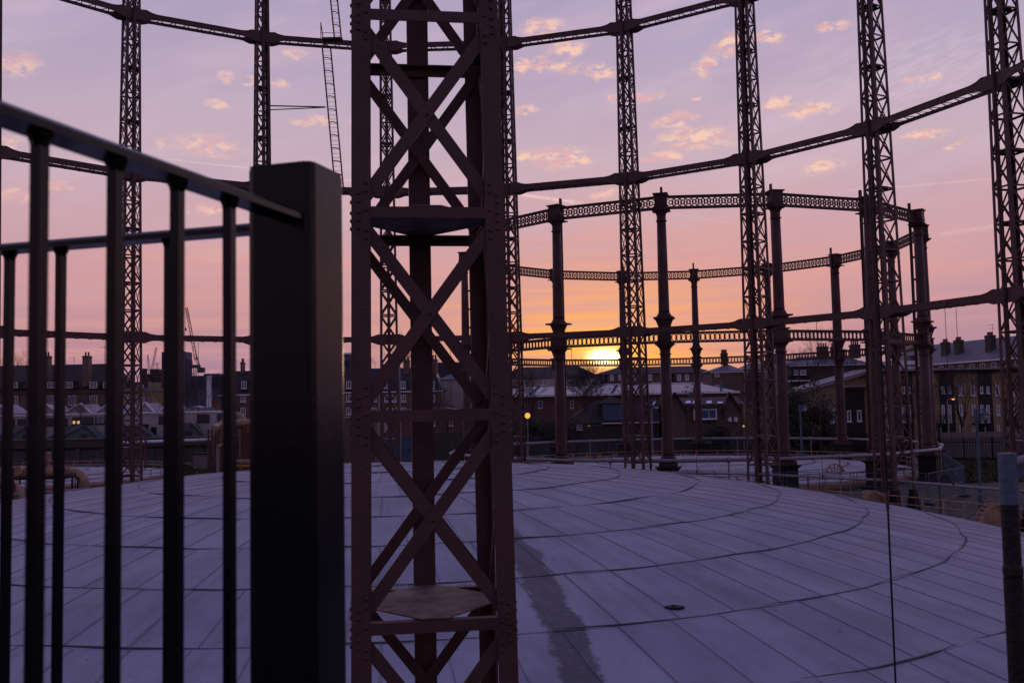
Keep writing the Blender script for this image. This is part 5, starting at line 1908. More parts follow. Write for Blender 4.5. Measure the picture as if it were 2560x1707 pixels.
for (px_, y0, wpx, D_) in ((2363, 855, 22, 190), (2396, 850, 24, 182), (2475, 838, 26, 172)):
    lo_, hi_ = 0.0, L
    for _ in range(40):
        u = (lo_ + hi_) / 2
        c = Vector(W3(u, 2.0, 0))
        if c.x / c.y > at(px_, y0, 100).x / 100:
            lo_ = u
        else:
            hi_ = u
    w_ = wpx / FPX * c.y
    zt_ = at(px_, y0, c.y).z
    ch = MB().box((c.x, c.y, (zt_ + zE) / 2), (w_ * 0.86, 1.1, zt_ - zE), rzb).box((c.x, c.y, zt_ - 0.2), (w_ * 0.92, 1.25, 0.25), rzb).build('chimney', 'brick_dark', o)
    for q in range(6):
        xx = c + dn * ((q - 2.5) / 6 * w_ * 0.8)
        MB().lathe([(0.16, zt_ - 0.02), (0.13, zt_ + 0.45), (0.16, zt_ + 0.5), (0.16, zt_ + 0.62)], 8, (xx.x, xx.y, 0)).build('chimney_pot', 'pot', ch)
aerial(o, 2482, 832, 176, 1.6)
p = at(2394, 850, 184)
MB().tube(p, (p.x, p.y, at(2391, 770, 184).z), 0.05, n=5).build('mast', 'black_iron', o)
# white plant room and slate roof left of it
D = 176
o = thing('white_block', 'white flat roofed block with dark window behind the yellow flats', 'building')
bx(o, 'wall', 2205, 902, 2292, None, D, 8, 'white')
win(o, 2259, 910, 2288, 918, D, 2, 1, 'white', 'blue_glass', 0.08, False)
bx(o, 'chimney', 2278, 888, 2292, 903, D + 3, 2, 'brick_dark')
D = 172
o = thing('slate_house', 'dark brick house with blue slate roof and chimney behind the third ornate column', 'house')
bx(o, 'wall', 1975, 912, 2168, None, D, 9, 'brick_dark')
a, b = at(1972, 912, D), at(2172, 908, D)
gable(o, 'roof', a.x, b.x, D, D + 9, (a.z + b.z) / 2, at(2070, 890, D + 4).z, 3, 3, 'slate')
bx(o, 'gutter', 1972, 911, 2172, 913.5, D - 0.5, 0.3, 'white')
for (x0, x1) in ((1985, 1996), (2000, 2015)):
    win(o, x0, 925, x1, 937, D, 2, 1, 'white', 'blind', 0.1)
bx(o, 'balcony', 1970, 938, 2025, 950, D - 1.2, 1.2, 'black_iron')
bx(o, 'slab', 1970, 950, 2025, 953, D - 1.3, 1.3, 'white')
for (x0, x1) in ((2048, 2072), (2082, 2095), (2130, 2152)):
    chimney(o, x0, x1, 866 if x0 < 2100 else 861, 895, D + 3, 1.6, 'brick_dark', 4)

# -- far towers
D = 700
o = thing('tower_block', 'tall pale tower block on the skyline behind the black fence bars', 'tower')
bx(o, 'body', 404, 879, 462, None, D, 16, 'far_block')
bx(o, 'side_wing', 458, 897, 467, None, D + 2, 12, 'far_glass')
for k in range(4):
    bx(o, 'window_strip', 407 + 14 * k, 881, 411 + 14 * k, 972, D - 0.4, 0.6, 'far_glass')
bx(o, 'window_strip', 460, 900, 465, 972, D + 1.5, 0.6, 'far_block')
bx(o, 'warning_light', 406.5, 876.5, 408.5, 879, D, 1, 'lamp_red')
D = 480
o = thing('slab_block', 'wide grey office slab on the skyline left of the gate post', 'office')
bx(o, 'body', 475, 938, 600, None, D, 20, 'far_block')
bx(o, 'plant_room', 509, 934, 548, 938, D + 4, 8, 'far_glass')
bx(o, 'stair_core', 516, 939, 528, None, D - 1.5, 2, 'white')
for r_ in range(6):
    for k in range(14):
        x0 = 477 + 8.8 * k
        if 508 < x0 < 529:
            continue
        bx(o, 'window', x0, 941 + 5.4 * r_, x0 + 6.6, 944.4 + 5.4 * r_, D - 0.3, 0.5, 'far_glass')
D = 420
o = thing('slab_block', 'grey office slab on the skyline seen through the closest standard', 'office')
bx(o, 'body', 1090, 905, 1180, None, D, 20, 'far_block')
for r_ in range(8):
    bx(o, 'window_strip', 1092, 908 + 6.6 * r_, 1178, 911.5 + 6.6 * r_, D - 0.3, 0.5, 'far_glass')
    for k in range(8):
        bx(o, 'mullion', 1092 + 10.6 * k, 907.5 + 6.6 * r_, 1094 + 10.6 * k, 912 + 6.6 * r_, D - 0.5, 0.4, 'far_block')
D = 300
o = thing('office_block', 'grey block with round window beside the gate post', 'office')
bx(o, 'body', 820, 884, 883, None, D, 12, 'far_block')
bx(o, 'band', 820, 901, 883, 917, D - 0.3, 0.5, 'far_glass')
bx(o, 'parapet', 818, 882, 885, 886, D - 0.4, 12, 'white')

# -- cranes


def lattice_boom(mb, p, q, w, n):
    p, q = Vector(p), Vector(q)
    d = (q - p).normalized()
    s_ = d.cross(Vector((0, 1, 0))).normalized() * w / 2
    f_ = Vector((0, w / 2, 0))
    for e in (s_ + f_, s_ - f_, -s_ + f_, -s_ - f_):
        mb.tube(p + e, q + e * 0.7, w * 0.075, n=4)
    for k in range(n):
        a, b = p.lerp(q, k / n), p.lerp(q, (k + 1) / n)
        sg = 1 if k % 2 else -1
        for e in (f_, -f_):
            mb.tube(a + s_ * sg + e, b - s_ * sg + e, w * 0.05, n=3)
        mb.tube(a + s_ + f_ * sg, b + s_ - f_ * sg, w * 0.05, n=3)
        mb.tube(a - s_ + f_ * sg, b - s_ - f_ * sg, w * 0.05, n=3)
    return mb


def crane(lab, D, mast, jib, tail, w):
    o = thing('tower_crane', lab, 'crane', group='cranes on the skyline')
    m0, m1 = at(*mast[0], D), at(*mast[1], D)
    m0.z = G
    m0.x = m1.x
    lattice_boom(MB(), m0, m1, w, max(6, int((m1 - m0).length / w / 1.4))).build('mast', 'crane', o)
    j0, j1 = at(*jib[0], D), at(*jib[1], D)
    lattice_boom(MB(), j0, j1, w * 0.85, max(8, int((j1 - j0).length / w / 1.3))).build('jib', 'crane', o)
    MB().box(j1, (w * 0.6, w * 0.6, w * 0.5)).build('warning_light', 'lamp_red', o)
    if tail:
        t0, t1 = at(*tail[0], D), at(*tail[1], D)
        lattice_boom(MB(), t0, t1, w * 0.7, 6).build('counter_jib', 'crane', o)
        MB().box(t1, (w * 2.3, w * 1.6, w * 1.7)).build('counterweight', 'crane', o)
        c = at(mast[1][0] - 1, mast[1][1] - 6, D)
        MB().box(c, (w * 3.2, w * 1.8, w * 1.1)).box(c + Vector((-w * 1.3, 0, w * 1.1)), (w * 1.1, w * 1.1, w * 1.3)).build('cab', 'crane', o)
        MB().tube(at(jib[0][0], jib[0][1], D), at(tail[0][0] - 1, tail[0][1] - 16, D), w * 0.14, n=4).tube(at(tail[0][0] - 1, tail[0][1] - 16, D), t1, w * 0.10, n=4).tube(at(tail[0][0] - 1, tail[0][1] - 16, D), j1, w * 0.05, n=3).build('a_frame', 'crane', o)
        hk = at(jib[1][0] - 1.5, jib[1][1] + 55, D)
        MB().tube(j1, hk, w * 0.03, n=3).box(hk, (w * 0.5, w * 0.3, w * 0.9)).build('hook', 'crane', o)


crane('tall luffing crane with raised jib right of the tower block', 420, ((487, 1000), (487, 922)), ((490, 900), (466, 768)), ((491, 898), (503, 925)), 1.25)
crane('small distant crane leaning right beside the tower block', 700, ((381, 1000), (380, 924)), ((380, 924), (391, 867)), None, 1.4)
crane('smallest distant crane, leftmost on the skyline', 760, ((373, 1000), (373, 925)), ((373, 925), (369, 886)), None, 1.3)
# ------------------------------------------------------------------ trees and shrubs


def bare_tree(name, label, base, H, seed, spread=0.5, depth=6, r0=None, group='bare winter trees', lean=(0, 0), trunkf=0.28):
    rr = random.Random(seed)
    o = thing(name, label, 'tree', base, 0, group)
    tk, tw = MB(), MB()
    r0 = r0 or H * 0.022

    def grow(p, d, L, r, lv):
        n = 2 if lv < 3 else 2
        q = p
        dd = d
        for _ in range(n):
            dd = (dd + Vector((rr.uniform(-1, 1), rr.uniform(-1, 1), rr.uniform(-0.4, 0.8))) * 0.14).normalized()
            q2 = q + dd * L / n
            (tk if lv < 2 else tw).tube(q, q2, r, r * 0.86, 6 if lv < 2 else 3, False)
            q = q2
            r *= 0.86
        if lv >= depth:
            return
        for k in range(rr.choice((2, 3, 3)) if lv else 4):
            ax = Vector((rr.uniform(-1, 1), rr.uniform(-1, 1), rr.uniform(-0.25, 0.6)))
            nd_ = (dd + ax * spread * (1.25 if lv == 0 else 1.0)).normalized()
            if nd_.z < -0.15:
                nd_.z = abs(nd_.z)
            grow(q, nd_, L * rr.uniform(0.62, 0.86), max(r * rr.uniform(0.55, 0.75), 0.012), lv + 1)
    grow(Vector((0, 0, 0)), Vector((lean[0], lean[1], 1)).normalized(), H * trunkf, r0, 0)
    tk.build('trunk', 'bark', o)
    tw.build('crown', 'twig', o)
    return o


def leafy(name, label, base, rx, rz, seed, n=3500, size=0.28, stem=True, m='leaf', group=None, cat='shrub'):
    rr = random.Random(seed)
    o = thing(name, label, cat, base, 0, group)
    mb = MB()
    cl = [(Vector((rr.uniform(-1, 1) * rx * 0.75, rr.uniform(-1, 1) * rx * 0.6, rz * rr.uniform(0.15, 1.75))), rr.uniform(0.25, 0.5)) for _ in range(26)]
    for k in range(n):
        c, q = rr.choice(cl)
        v = Vector((rr.gauss(0, 1), rr.gauss(0, 1), rr.gauss(0, 1)))
        v = v.normalized() * rr.random() ** 0.4
        p = c + Vector((v.x * rx * q, v.y * rx * q, v.z * rz * q))
        if p.z < 0.05:
            p.z = 0.05 + rr.random() * 0.3
        a = Vector((rr.uniform(-1, 1), rr.uniform(-1, 1), rr.uniform(-1, 1))).normalized()
        b = a.orthogonal().normalized()
        s_ = size * rr.uniform(0.5, 1.2)
        mb.add([p - a * s_, p + b * s_ * 0.5, p + a * s_, p - b * s_ * 0.5], [(0, 1, 2, 3)])
    mb.build('crown', m, o)
    st_ = MB()
    for k in range(4):
        st_.tube((0, 0, 0), (rr.uniform(-0.4, 0.4) * rx, rr.uniform(-0.4, 0.4) * rx, rz * 1.1), 0.08, 0.03, 5)
    st_.build('trunk', 'bark', o)
    return o


def gp(x, D):
    p = at(x, 1000, D)
    return (p.x, D, G)


bare_tree('bare_tree', 'bare tree rising above the terrace roof at far left', gp(28, 184), 19, 11, 0.62, 6)
bare_tree('bare_tree', 'bare branching tree in front of the terrace windows at left', gp(205, 152), 12.0, 12, 0.6, 5)
bare_tree('bare_tree', 'dense bare tree between the workshop gables and tower block', gp(388, 157), 13.5, 13, 0.7, 6)
bare_tree('bare_tree', 'broad brownish bare tree left of the gate post under the office slab', gp(502, 166), 15, 14, 0.8, 7)
bare_tree('bare_tree', 'bare tree above the mansard terrace roof, left of its chimney', gp(952, 186), 21, 15, 0.65, 6)
bare_tree('bare_tree', 'bare tree above the mansard terrace roof, beside its middle chimney', gp(1032, 186), 20, 35, 0.6, 6)
bare_tree('bare_tree', 'bare tree in front of the red hall seen through the closest standard', gp(1122, 143), 10, 16, 0.8, 6)
bare_tree('bare_tree', 'slender bare tree above the orange globe lamp', gp(1326, 142), 13.5, 17, 0.55, 6)
bare_tree('bare_tree', 'big spreading bare tree below the sun, above the tiled depot', gp(1505, 151), 14.5, 18, 0.85, 7)
bare_tree('bare_tree', 'bare tree left of two in front of the blue slate roof', gp(2012, 160), 17.5, 19, 0.5, 6)
bare_tree('bare_tree', 'bare tree right of two in front of the blue slate roof', gp(2058, 161), 17.5, 20, 0.5, 6)
bare_tree('bare_tree', 'thin bare tree before the yellow flats, left of the lamp post', gp(2408, 124), 11.5, 21, 0.55, 6)
bare_tree('bare_tree', 'dark forked bare tree before the yellow flats, right of the lamp post', gp(2492, 122), 12.0, 22, 0.6, 6, r0=0.32)
bare_tree('bare_tree', 'bare tree before the timber bays behind the right end column', gp(2272, 125), 10.5, 23, 0.6, 6)
bare_tree('bare_tree', 'bare sapling right of the orange street lamp', gp(2340, 126), 9.5, 24, 0.6, 5)
bare_tree('bare_tree', 'bare tree between the sun and the tall blue dormer, lower of two', gp(1452, 149), 12.5, 41, 0.85, 7)
bare_tree('bare_tree', 'bare tree standing in front of the pale hall roof right of the sunset', gp(1600, 150), 12.5, 42, 0.8, 6)
bare_tree('bare_tree', 'bare tree behind the cream terrace left of the sunset', gp(1275, 150), 13.5, 43, 0.7, 6)
leafy('ivy_tree', 'dark ivy covered tree before the yellow wing', gp(2022, 120), 3.6, 4.4, 31, 9000, 0.24, cat='tree')
leafy('garden_shrub', 'dark shrub before the twin gabled house', gp(1789, 134), 2.3, 2.2, 32, 5000, 0.18)
leafy('garden_tree', 'grey green tree above the twin gabled house roof', gp(1727, 150), 4.2, 4.9, 33, 3800, 0.22, cat='tree')
leafy('garden_shrub', 'dark bush mass left of the tiled depot under the bare trees', gp(1350, 143), 6.0, 2.7, 34, 6000, 0.22)
leafy('garden_shrub', 'brownish bush above the yellow wing roof', gp(1992, 150), 3.2, 4.0, 36, 3000, 0.22)

# ------------------------------------------------------------------ lamps


def lamp_post(label, x, D, ytop, kind, lit=None, arm=0.9, m='galv', r=0.09, group='lamp posts'):
    p = at(x, ytop, D)
    o = thing('lamp_post', label, 'lamp post', (p.x, D, G), 0, group)
    h_ = p.z - G
    MB().lathe([(r * 1.5, 0.0), (r * 1.5, 1.0), (r, 1.1), (r * 0.75, h_)], 10).build('pole', m, o, smooth_=False)
    if kind == 'globe':
        MB().lathe([(0.0, h_ - 0.02), (0.16, h_ + 0.04), (0.30, h_ + 0.20), (0.33, h_ + 0.34), (0.28, h_ + 0.52), (0.14, h_ + 0.64), (0.0, h_ + 0.67)], 14).build('globe', lit or 'white', o, smooth_=True)
    elif kind == 'street':
        MB().tube((0, 0, h_ - 0.05), (arm, 0, h_ + 0.12), 0.05, n=6).build('arm', m, o)
        MB().box((arm + 0.35, 0, h_ + 0.16), (0.75, 0.28, 0.14)).build('lantern', m, o)
        MB().lathe([(0.0, -0.10), (0.16, -0.05), (0.20, 0.06)], 10, (arm + 0.38, 0, h_ + 0.05)).build('lens', lit or 'blind', o, smooth_=True)
    else:
        MB().box((0, 0, h_ - 0.25), (r * 2.6, r * 2.6, 0.7)).build('head', m, o)
        MB().tube((0, 0, h_ - 0.05), (arm, 0, h_ + 0.12), 0.035, n=6).build('arm', m, o)
        MB().lathe([(0.08, 0.0), (0.12, -0.22), (0.34, -0.34), (0.34, -0.40)], 14, (arm, 0, h_ + 0.14)).build('hood', m, o)
        MB().lathe([(0.27, -0.38), (0.26, -0.58), (0.16, -0.74), (0.0, -0.80)], 14, (arm, 0, h_ + 0.14)).build('globe', 'cream', o, smooth_=True)
    return o


lamp_post('lamp post with glowing orange globe left of the ornate frame', 1319, 118, 1046, 'globe', 'lamp_orange', r=0.07)
lamp_post('tall street lamp with lit orange lantern before the yellow flats', 2368, 122, 999, 'street', 'lamp_orange', 0.35)
lamp_post('lit orange street lamp cut by the right edge of the photo', 2546, 122, 987, 'street', 'lamp_orange', 0.35)
lamp_post('blue grey lamp post with hanging globe standing on the gravel at right', 2440, 62, 1026, 'hang', None, 0.55, 'blue_pole', 0.10)
lamp_post('blue grey lamp post with hooded globe before the ivy tree', 2000, 104, 1014, 'hang', None, 0.45, 'blue_pole', 0.11)
lamp_post('pale lamp post with small side lantern in front of the tiled depot', 1629, 112, 1021, 'street', 'white', 0.15, 'galv', 0.09)
# warning globe in the alley
q = at(1859, 1065, 128)
o = thing('bollard_light', 'small yellow light beside the yellow annexe', 'light', (q.x, 128, G))
MB().tube((0, 0, 0), (0, 0, q.z - G - 0.12), 0.05, n=6).build('pole', 'galv', o)
MB().lathe([(0, -0.14), (0.13, -0.05), (0.13, 0.05), (0, 0.14)], 8, (0, 0, q.z - G)).build('lens', 'lamp_yellow', o)

# ------------------------------------------------------------------ fences in the yard
pale = mesh(MB().prism([(-0.034, 0, 0), (-0.034, 0, 2.62), (-0.012, 0, 2.78), (0.012, 0, 2.78), (0.034, 0, 2.62), (0.034, 0, 0)], (0, 0.012, 0)), 'pale', 'black_iron')


def palisade(label, x0, x1, D0, D1):
    A, B = Vector(gp(x0, D0)), Vector(gp(x1, D1))
    d = B - A
    o = thing('palisade_fence', label, 'fence', A, atan2(d.y, d.x), 'palisade fences')
    L = d.length
    k = 0.0
    while k < L:
        link(pale, 'pale', o, (k, 0, 0))
        k += 0.155
    for zz in (0.5, 2.2):
        MB().box((L / 2, 0.05, zz), (L, 0.05, 0.07)).build('rail', 'black_iron', o)
    k = 0.0
    while k < L:
        MB().box((k, 0.14, 1.35), (0.11, 0.10, 2.7)).build('post', 'black_iron', o)
        k += 2.75


palisade('black palisade fence in front of the yellow flats, right of the end column', 2336, 2620, 109, 104)
palisade('black palisade fence behind the ornate crown, left of the end column', 1985, 2190, 134, 128)
# paler close-boarded fence behind
o = thing('board_fence', 'pale grey vertical board fence behind the palisade at right', 'fence')
bm_ = mesh(MB().box((0, 0, 1.5), (0.14, 0.03, 3.0)), 'board', 'concrete')
p = Vector(gp(2350, 116))
for k in range(74):
    link(bm_, 'board', o, (p.x + k * 0.165, 116, G))
for k in range(5):
    MB().box((p.x + 2.6 * k, 116.15, G + 1.8), (0.12, 0.12, 3.6)).build('post', 'galv', o)


def heras(label, x0, D0, x1, D1, h_=2.0, z=G):
    A, B = Vector(gp(x0, D0)), Vector(gp(x1, D1))
    d = B - A
    L = d.length
    o = thing('mesh_fence_panel', label, 'fence', A, atan2(d.y, d.x), 'temporary mesh fence panels')
    MB().tube((0.05, 0, 0.12), (0.05, 0, h_), 0.028, n=6).build('upright', 'blue_pole', o)
    MB().tube((L - 0.05, 0, 0.12), (L - 0.05, 0, h_), 0.028, n=6).build('upright', 'blue_pole', o)
    for zz in (0.2, h_ * 0.52, h_ - 0.02):
        MB().tube((0.05, 0, zz), (L - 0.05, 0, zz), 0.022, n=6).build('rail', 'blue_pole', o)
    mb = MB()
    k = 0.18
    while k < L:
        mb.bar((k, 0, 0.2), (k, 0, h_ - 0.04), 0.006, 0.006, (0, 1, 0))
        k += 0.12
    for j in range(8):
        zz = 0.25 + j * (h_ - 0.3) / 8
        mb.bar((0.05, 0.006, zz), (L - 0.05, 0.006, zz), 0.005, 0.005, (0, 1, 0))
    tag(mb.build('wire_mesh', 'blue_pole', o), kind='stuff')
    for x in (0.0, L):
        MB().box((x, 0, 0.06), (0.24, 0.62, 0.12)).build('foot_block', 'black_iron', o)


# wire panels standing between the two holders
xs = [1695, 1786, 1880, 1955, 2045, 2130, 2200]
nm_h = ['leftmost', 'second', 'third', 'fourth', 'fifth', 'sixth']
for k in range(6):
    heras('%s wire mesh fence panel from the left between the two crowns' % nm_h[k], xs[k] + 2, 74 - 1.0 * k, xs[k + 1] - 2, 73 - 1.0 * k)
heras('wire mesh fence panel left of the end column pedestal', 2203, 67.6, 2308, 65.8, 2.1)
heras('wire mesh fence panel in front of the end column pedestal', 2311, 65.6, 2398, 70.5, 2.1)
heras('wire mesh fence panel turned edge-on right of the end column pedestal', 2352, 90, 2402, 71, 2.1)
for k in range(5):
    heras('%s wire mesh fence panel along the far left boundary wall' % ('leftmost', 'second', 'third', 'fourth', 'rightmost')[k], 0 + 82 * k, 134, 80 + 82 * k, 134, 2.2)
for k in range(4):
    heras('%s wire mesh fence panel from the left before the mossy wall' % ('first', 'second', 'third', 'fourth')[k], 1310 + 58 * k, 132, 1366 + 58 * k, 132, 2.2)
for k in range(3):
    heras('%s wire mesh fence panel right of the thin far ornate column' % ('first', 'second', 'third')[k], 1770 + 60 * k, 131, 1828 + 60 * k, 131, 2.2)

# grass in the yard, uncountable
mb = MB()
rr = random.Random(5)
for k in range(5200):
    if rr.random() < 0.55:
        D = rr.uniform(82, 112)
        x = rr.uniform(2340, 2620)
    else:
        D = rr.uniform(100, 134)
        x = rr.uniform(300, 640)
    p = Vector(gp(x, D))
    a = rr.uniform(0, pi)
    hgt = rr.uniform(0.12, 0.42)
    w_ = rr.uniform(0.10, 0.30)
    e = Vector((cos(a) * w_, sin(a) * w_, 0))
    l_ = Vector((rr.uniform(-0.2, 0.2), rr.uniform(-0.2, 0.2), hgt))
    mb.add([p - e, p + e, p + e * 0.4 + l_, p - e * 0.4 + l_], [(0, 1, 2, 3)])
tag(mb.build('rough_grass', 'grass'), 'rough grass tufts along the boundary walls', 'grass', kind='stuff')
tag(MB().add([(*gp(300, 100)[:2], G + 0.01), (*gp(650, 100)[:2], G + 0.01), (*gp(650, 143)[:2], G + 0.01), (*gp(260, 143)[:2], G + 0.01)], [(0, 1, 2, 3)]).build('grass_patch', 'grass'), kind='structure')
tag(MB().add([(*gp(2330, 84)[:2], G + 0.01), (*gp(2640, 80)[:2], G + 0.01), (*gp(2640, 103)[:2], G + 0.01), (*gp(2330, 108)[:2], G + 0.01)], [(0, 1, 2, 3)]).build('grass_patch', 'grass'), kind='structure')
# loose stones on the gravel at right: uncountable
mb = MB()
for k in range(7000):
    D = 46 + 44 * rr.random() ** 1.3
    x = rr.uniform(2230, 2640)
    p = Vector(gp(x, D))
    if (p - Vector((C1.x, C1.y, G))).length < 35.2:
        continue
    s_ = rr.uniform(0.035, 0.10)
    vs = [p + Vector((rr.uniform(-s_, s_), rr.uniform(-s_, s_), 0)) for _ in range(3)] + [p + Vector((0, 0, s_ * 0.9))]
    mb.add(vs, [(0, 1, 3), (1, 2, 3), (2, 0, 3)])
mat('stone', (0.19, 0.175, 0.165), (0.08, 0.075, 0.07), 9.0, 0.9)
tag(mb.build('gravel', 'stone'), 'loose grey gravel over the yard at right', 'gravel', kind='stuff')

# ------------------------------------------------------------------ tan pipework at far left


def bend(c, d0, d1, R, n=7):
    """points of a quarter bend: arrives along d0, leaves along d1; c is the corner"""
    c, d0, d1 = Vector(c), Vector(d0), Vector(d1)
    o_ = c - d0 * R + d1 * R
    return [o_ + (-d1 * cos(k * pi / 2 / n) + d0 * sin(k * pi / 2 / n)) * R for k in range(n + 1)]


D = 70.0
zc = at(120, 1180, D).z
o = thing('pipe_manifold', 'large tan pipe manifold with valves and down bend at far left', 'pipework')
xa, xb = at(-60, 1180, D).x, at(213, 1180, D).x
corner_ = (xb, D, zc)
pts = [(xa, D, zc)] + bend(corner_, (1, 0, 0), (0, 0, -1), 1.05) + [(xb, D, G)]
MB().path(pts, 0.34, 20).build('main_pipe', 'tan', o, smooth_=True)
for (x0, r_, l_) in ((40, 0.44, 0.9), (64, 0.46, 0.7), (118, 0.40, 0.5), (150, 0.46, 0.5), (22, 0.4, 0.12), (80, 0.42, 0.12), (163, 0.42, 0.12)):
    x = at(x0, 1180, D).x
    MB().tube((x - l_ / 2, D, zc), (x + l_ / 2, D, zc), r_, n=20).build('valve_body' if l_ > 0.3 else 'flange', 'tan', o, smooth_=False)
q = at(46, 1177, D - 0.5)
MB().tube((q.x, D - 0.30, q.z), (q.x, D - 0.62, q.z), 0.33, n=20).build('valve_cover', 'tan', o)
x = at(117, 1150, D).x
MB().lathe([(0.20, zc + 0.35), (0.20, zc + 0.7), (0.34, zc + 0.72), (0.34, zc + 0.82), (0.26, zc + 0.84), (0.26, zc + 1.38), (0.24, zc + 1.42), (0, zc + 1.42)], 16, (x, D, 0)).build('actuator', 'tan', o)
wv = link(mesh(annulus(MB(), 0.28, 0.235, 0.05, 20), 'handwheel', 'tan'), 'handwheel', o, (at(175, 1172, D).x, D - 0.55, at(175, 1174, D).z))
for k in range(3):
    b = pi * k / 3
    MB().bar((-0.25 * cos(b), 0, -0.25 * sin(b)), (0.25 * cos(b), 0, 0.25 * sin(b)), 0.035, 0.03, (0, 1, 0)).build('spoke', 'tan', wv)
MB().tube((at(175, 1172, D).x, D - 0.55, at(175, 1174, D).z), (at(175, 1172, D).x, D, at(175, 1174, D).z), 0.04, n=8).build('spindle', 'tan', o)
# service platform below the manifold
za = at(120, 1192, D).z - 0.02
MB().span((xa, D - 0.75, za - 0.10), (at(172, 1190, D).x, D + 0.75, za)).build('deck', 'black_iron', o)
for x0 in (60, 118, 160, 190, 204):
    x = at(x0, 1190, D).x
    MB().box((x, D - 0.6, (za + G) / 2), (0.10, 0.10, za - G)).build('leg', 'steel' if x0 in (118,) else 'black_iron', o)
mb = MB()
for x0 in (163, 171, 192, 200):
    x = at(x0, 1190, D).x
    mb.tube((x, D - 0.75, G), (x, D - 0.75, at(160, 1180, D).z), 0.03, n=5)
for k in range(9):
    zz = G + 0.25 + 0.3 * k
    for (x0, x1) in ((163, 171), (192, 200)):
        mb.tube((at(x0, 1190, D).x, D - 0.75, zz), (at(x1, 1190, D).x, D - 0.75, zz), 0.02, n=4)
mb.build('access_ladder', 'black_iron', o)
mb = MB()
for x0 in (40, 58, 158):
    x = at(x0, 1160, D).x
    mb.tube((x, D - 0.5, za), (x, D - 0.5, at(x0, 1153, D).z), 0.025, n=5)
mb.tube((at(40, 1154, D).x, D - 0.5, at(40, 1154, D).z), (at(64, 1154, D).x, D - 0.5, at(64, 1154, D).z), 0.025, n=5)
mb.build('hand_rail', 'black_iron', o)
# second, nearer bend at the edge
D = 64.0
o = thing('pipe_bend', 'big tan pipe bend curving to the ground at the left edge', 'pipework')
zc = at(25, 1207, D).z
xb = at(52, 1200, D).x
MB().path([(xb - 4, D, zc)] + bend((xb, D, zc), (1, 0, 0), (0, 0, -1), 1.15) + [(xb, D, G)], 0.36, 20).build('pipe', 'tan', o, smooth_=True)
MB().lathe([(0.40, -5.9), (0.40, -5.78)], 18, (xb, D, 0)).build('flange', 'tan', o)
o = thing('steel_stanchion', 'short rust red stanchion standing before the tan pipe bend', 'post')
x = at(31, 1200, D - 1).x
MB().box((x, D - 1, (at(31, 1168, D - 1).z + G) / 2), (0.18, 0.18, at(31, 1168, D - 1).z - G)).build('post', 'steel', o)
MB().box((x, D - 1.12, at(31, 1218, D - 1).z), (0.5, 0.06, 0.42)).build('plate', 'steel', o)

# pump rig with hooded pipe, left of the gate post
D = 98.0
o = thing('pump_rig', 'tan pump rig with hooded riser pipe left of the gate post', 'pipework')
zt_ = at(560, 1058, D).z
x0_, x1_ = at(556, 1060, D).x, at(700, 1060, D).x
MB().path([(x1_, D, zt_)] + bend((x0_, D, zt_), (-1, 0, 0), (0, 0, -1), 0.7) + [(x0_, D, G)], 0.40, 18).build('riser_pipe', 'tan', o, smooth_=True)
p = at(560, 1042, D + 1)
MB().path([(p.x - 0.2, D + 1, p.z - 1.6)] + [Vector((p.x + 1.0, D + 1, p.z - 1.0)) + Vector((-1.15 * cos(k * pi / 8), 0, 1.25 * sin(k * pi / 8))) for k in range(9)] + [(p.x + 2.2, D + 1, p.z - 1.6)], 0.32, 14).build('over_bend', 'tan', o, smooth_=True)
a = at(531, 1057, D - 0.6)
b = at(549, 1075, D - 0.6)
MB().add([(a.x, D - 1.0, a.z - 0.2), (b.x, D - 1.0, a.z - 0.35), (b.x, D - 1.0, b.z), (a.x, D - 1.0, b.z + 0.1), (a.x + 0.2, D + 0.6, a.z), (b.x + 0.1, D + 0.6, a.z), (b.x + 0.1, D + 0.6, b.z), (a.x + 0.2, D + 0.6, b.z + 0.1)],
         [(0, 1, 2, 3), (7, 6, 5, 4), (0, 4, 5, 1), (1, 5, 6, 2), (2, 6, 7, 3), (3, 7, 4, 0)]).build('hood', 'tan', o)
for (xa_, xb_) in ((531, 525), (540, 533), (547, 541)):
    A, B = at(xa_, 1072, D - 0.9), at(xb_, 1180, D - 0.9)
    MB().bar(A, B, 0.18, 0.14, (0, 1, 0)).build('raking_leg', 'steel', o)
MB().span(at(532, 1085, D + 0.2), at(546, 1150, D + 0.6)).build('back_plate', 'tan', o)
A = at(545, 1128, D - 1.2)
MB().tube((A.x, D - 1.2, G), (A.x, D - 1.2, at(545, 1117, D).z), 0.16, n=10).build('drain_pipe', 'galv', o)
MB().path([(A.x, D - 1.2, at(545, 1117, D).z), (A.x + 0.15, D - 1.2, at(545, 1113, D).z), (A.x + 0.7, D - 1.1, at(545, 1110, D).z)], 0.17, 10).build('elbow', 'tan', o, smooth_=True)
MB().tube((at(592, 1154, D).x, D, at(592, 1154, D).z), (at(640, 1154, D).x, D, at(640, 1154, D).z), 0.22, n=12).build('low_pipe', 'tan', o, smooth_=True)
MB().tube((at(592, 1164, D).x, D - 0.2, at(592, 1164, D).z), (at(640, 1164, D).x, D - 0.2, at(640, 1164, D).z), 0.12, n=10).build('low_pipe', 'yellow', o, smooth_=True)
o = thing('brick_kiosk', 'small red brown brick kiosk behind the pump rig and gate post', 'building')
bx(o, 'wall', 598, 1066, 700, None, 101, 5, 'brick_red')
bx(o, 'roof_slab', 594, 1060, 704, 1066, 100.8, 5.4, 'concrete')
p = at(600, 1070, 100.8)
MB().tube((p.x, 100.8, G), (p.x, 100.8, p.z), 0.06, n=6).build('downpipe', 'galv', o)
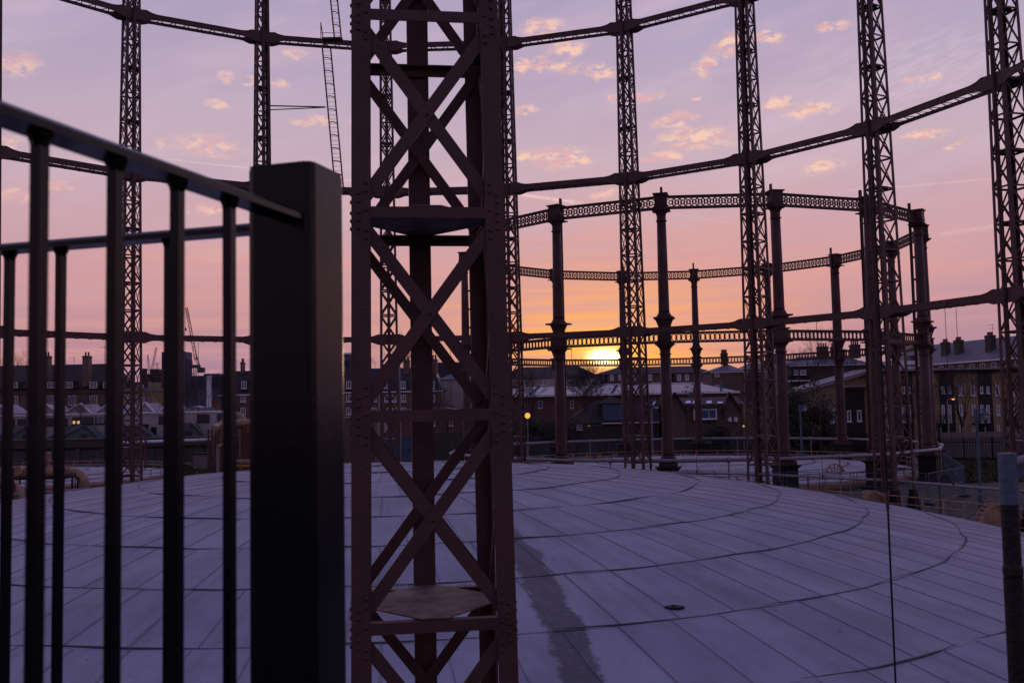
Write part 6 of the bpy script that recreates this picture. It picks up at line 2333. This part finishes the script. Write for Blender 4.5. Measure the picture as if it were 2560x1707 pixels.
# white pipe bridge with brown poles
D = 116
o = thing('pipe_bridge', 'long white pipe carried along the boundary wall on brown poles', 'pipe')
A, B = at(290, 1106, D), at(566, 1097, D)
MB().tube(A, B, 0.17, n=10).build('pipe', 'white', o, smooth_=True)
for f in (0.55, 0.9):
    c = A.lerp(B, f)
    MB().tube(c - Vector((0.12, 0, 0)), c + Vector((0.12, 0, 0)), 0.24, n=10).build('collar', 'white', o)
for (x0, y0) in ((364, 1076), (521, 1072)):
    p = at(x0, y0, D - 0.4)
    MB().tube((p.x, D - 0.4, G), (p.x, D - 0.4, p.z), 0.13, n=8).build('pole', 'steel', o)
# debris / pipe ends behind the crown top
for (x0, D, lab, r_) in ((1108, 104, 'tan pipe end lying behind the crown seen through the closest standard', 0.42), (1012, 106, 'tan ribbed drum by the blue gates', 0.55)):
    p = Vector(gp(x0, D))
    o = thing('pipe_stub', lab, 'pipe', p)
    pts = [Vector((-1.4, 0, 0.5)), Vector((-0.6, 0, 0.8))] + [Vector((0.2 + 0.8 * sin(k * pi / 10), 0, 0.1 + 0.75 * cos(k * pi / 10))) for k in range(6)]
    MB().path(pts, r_, 14).build('pipe', 'tan', o, smooth_=True)
    MB().tube((-1.5, 0, 0.47), (-1.38, 0, 0.51), r_ * 1.25, n=14).build('flange', 'tan', o)
    MB().tube((0.6, -0.4, 0), (0.6, -0.4, 2.2), 0.05, n=6).build('vent_pipe', 'blue_pole', o)
# traffic cones on the ornate crown
for (x0, lab) in ((1703, 'left red and white traffic cone beside the ornate crown'), (1714, 'middle red and white traffic cone beside the ornate crown'), (1739, 'small right red and white cone beside the ornate crown')):
    p = at(x0, 1140, 112)
    o = thing('traffic_cone', lab, 'cone', (p.x, 112, -6.5), 0, 'traffic cones')
    MB().box((0, 0, 0.04), (0.55, 0.55, 0.08)).build('base', 'black_iron', o)
    MB().lathe([(0.22, 0.08), (0.17, 0.36)], 10).build('lower_band', 'cone_red', o)
    MB().lathe([(0.17, 0.36), (0.11, 0.68)], 10).build('white_band', 'white', o)
    MB().lathe([(0.11, 0.68), (0.05, 0.95)], 10).build('tip', 'cone_red', o)
# yellow bollards along the far tank edge
wb = ['first', 'second', 'third', 'fourth', 'fifth', 'sixth', 'seventh']
for k, x0 in enumerate((1352, 1430, 1464, 1497, 1531, 1598, 486)):
    D = 122 if k < 6 else 88
    p = Vector(gp(x0, D))
    lab = 'small yellow post by the far tank edge, %s from the left' % wb[k] if k < 6 else 'small yellow post beyond the crown at left, behind the fence bars'
    o = thing('yellow_bollard', lab, 'bollard', p, 0, 'yellow posts in the yard')
    MB().lathe([(0.16, 0), (0.16, 0.85), (0.10, 0.95), (0.0, 0.98)], 10).build('post', 'yellow', o)
    MB().lathe([(0.20, 0.0), (0.20, 0.06)], 10).build('base', 'black_iron', o)
# green site sign on the mesh fence
p = at(1774, 1105, 130.8)
o = thing('site_sign', 'small green sign on the wire fence behind the ornate crown', 'sign', (p.x, 130.8, p.z))
MB().box((0, 0, 0), (0.62, 0.03, 0.24)).build('board', 'sign_green', o)
for s_ in (-0.25, 0.25):
    MB().box((s_, -0.02, 0), (0.04, 0.02, 0.30)).build('tie', 'galv', o)
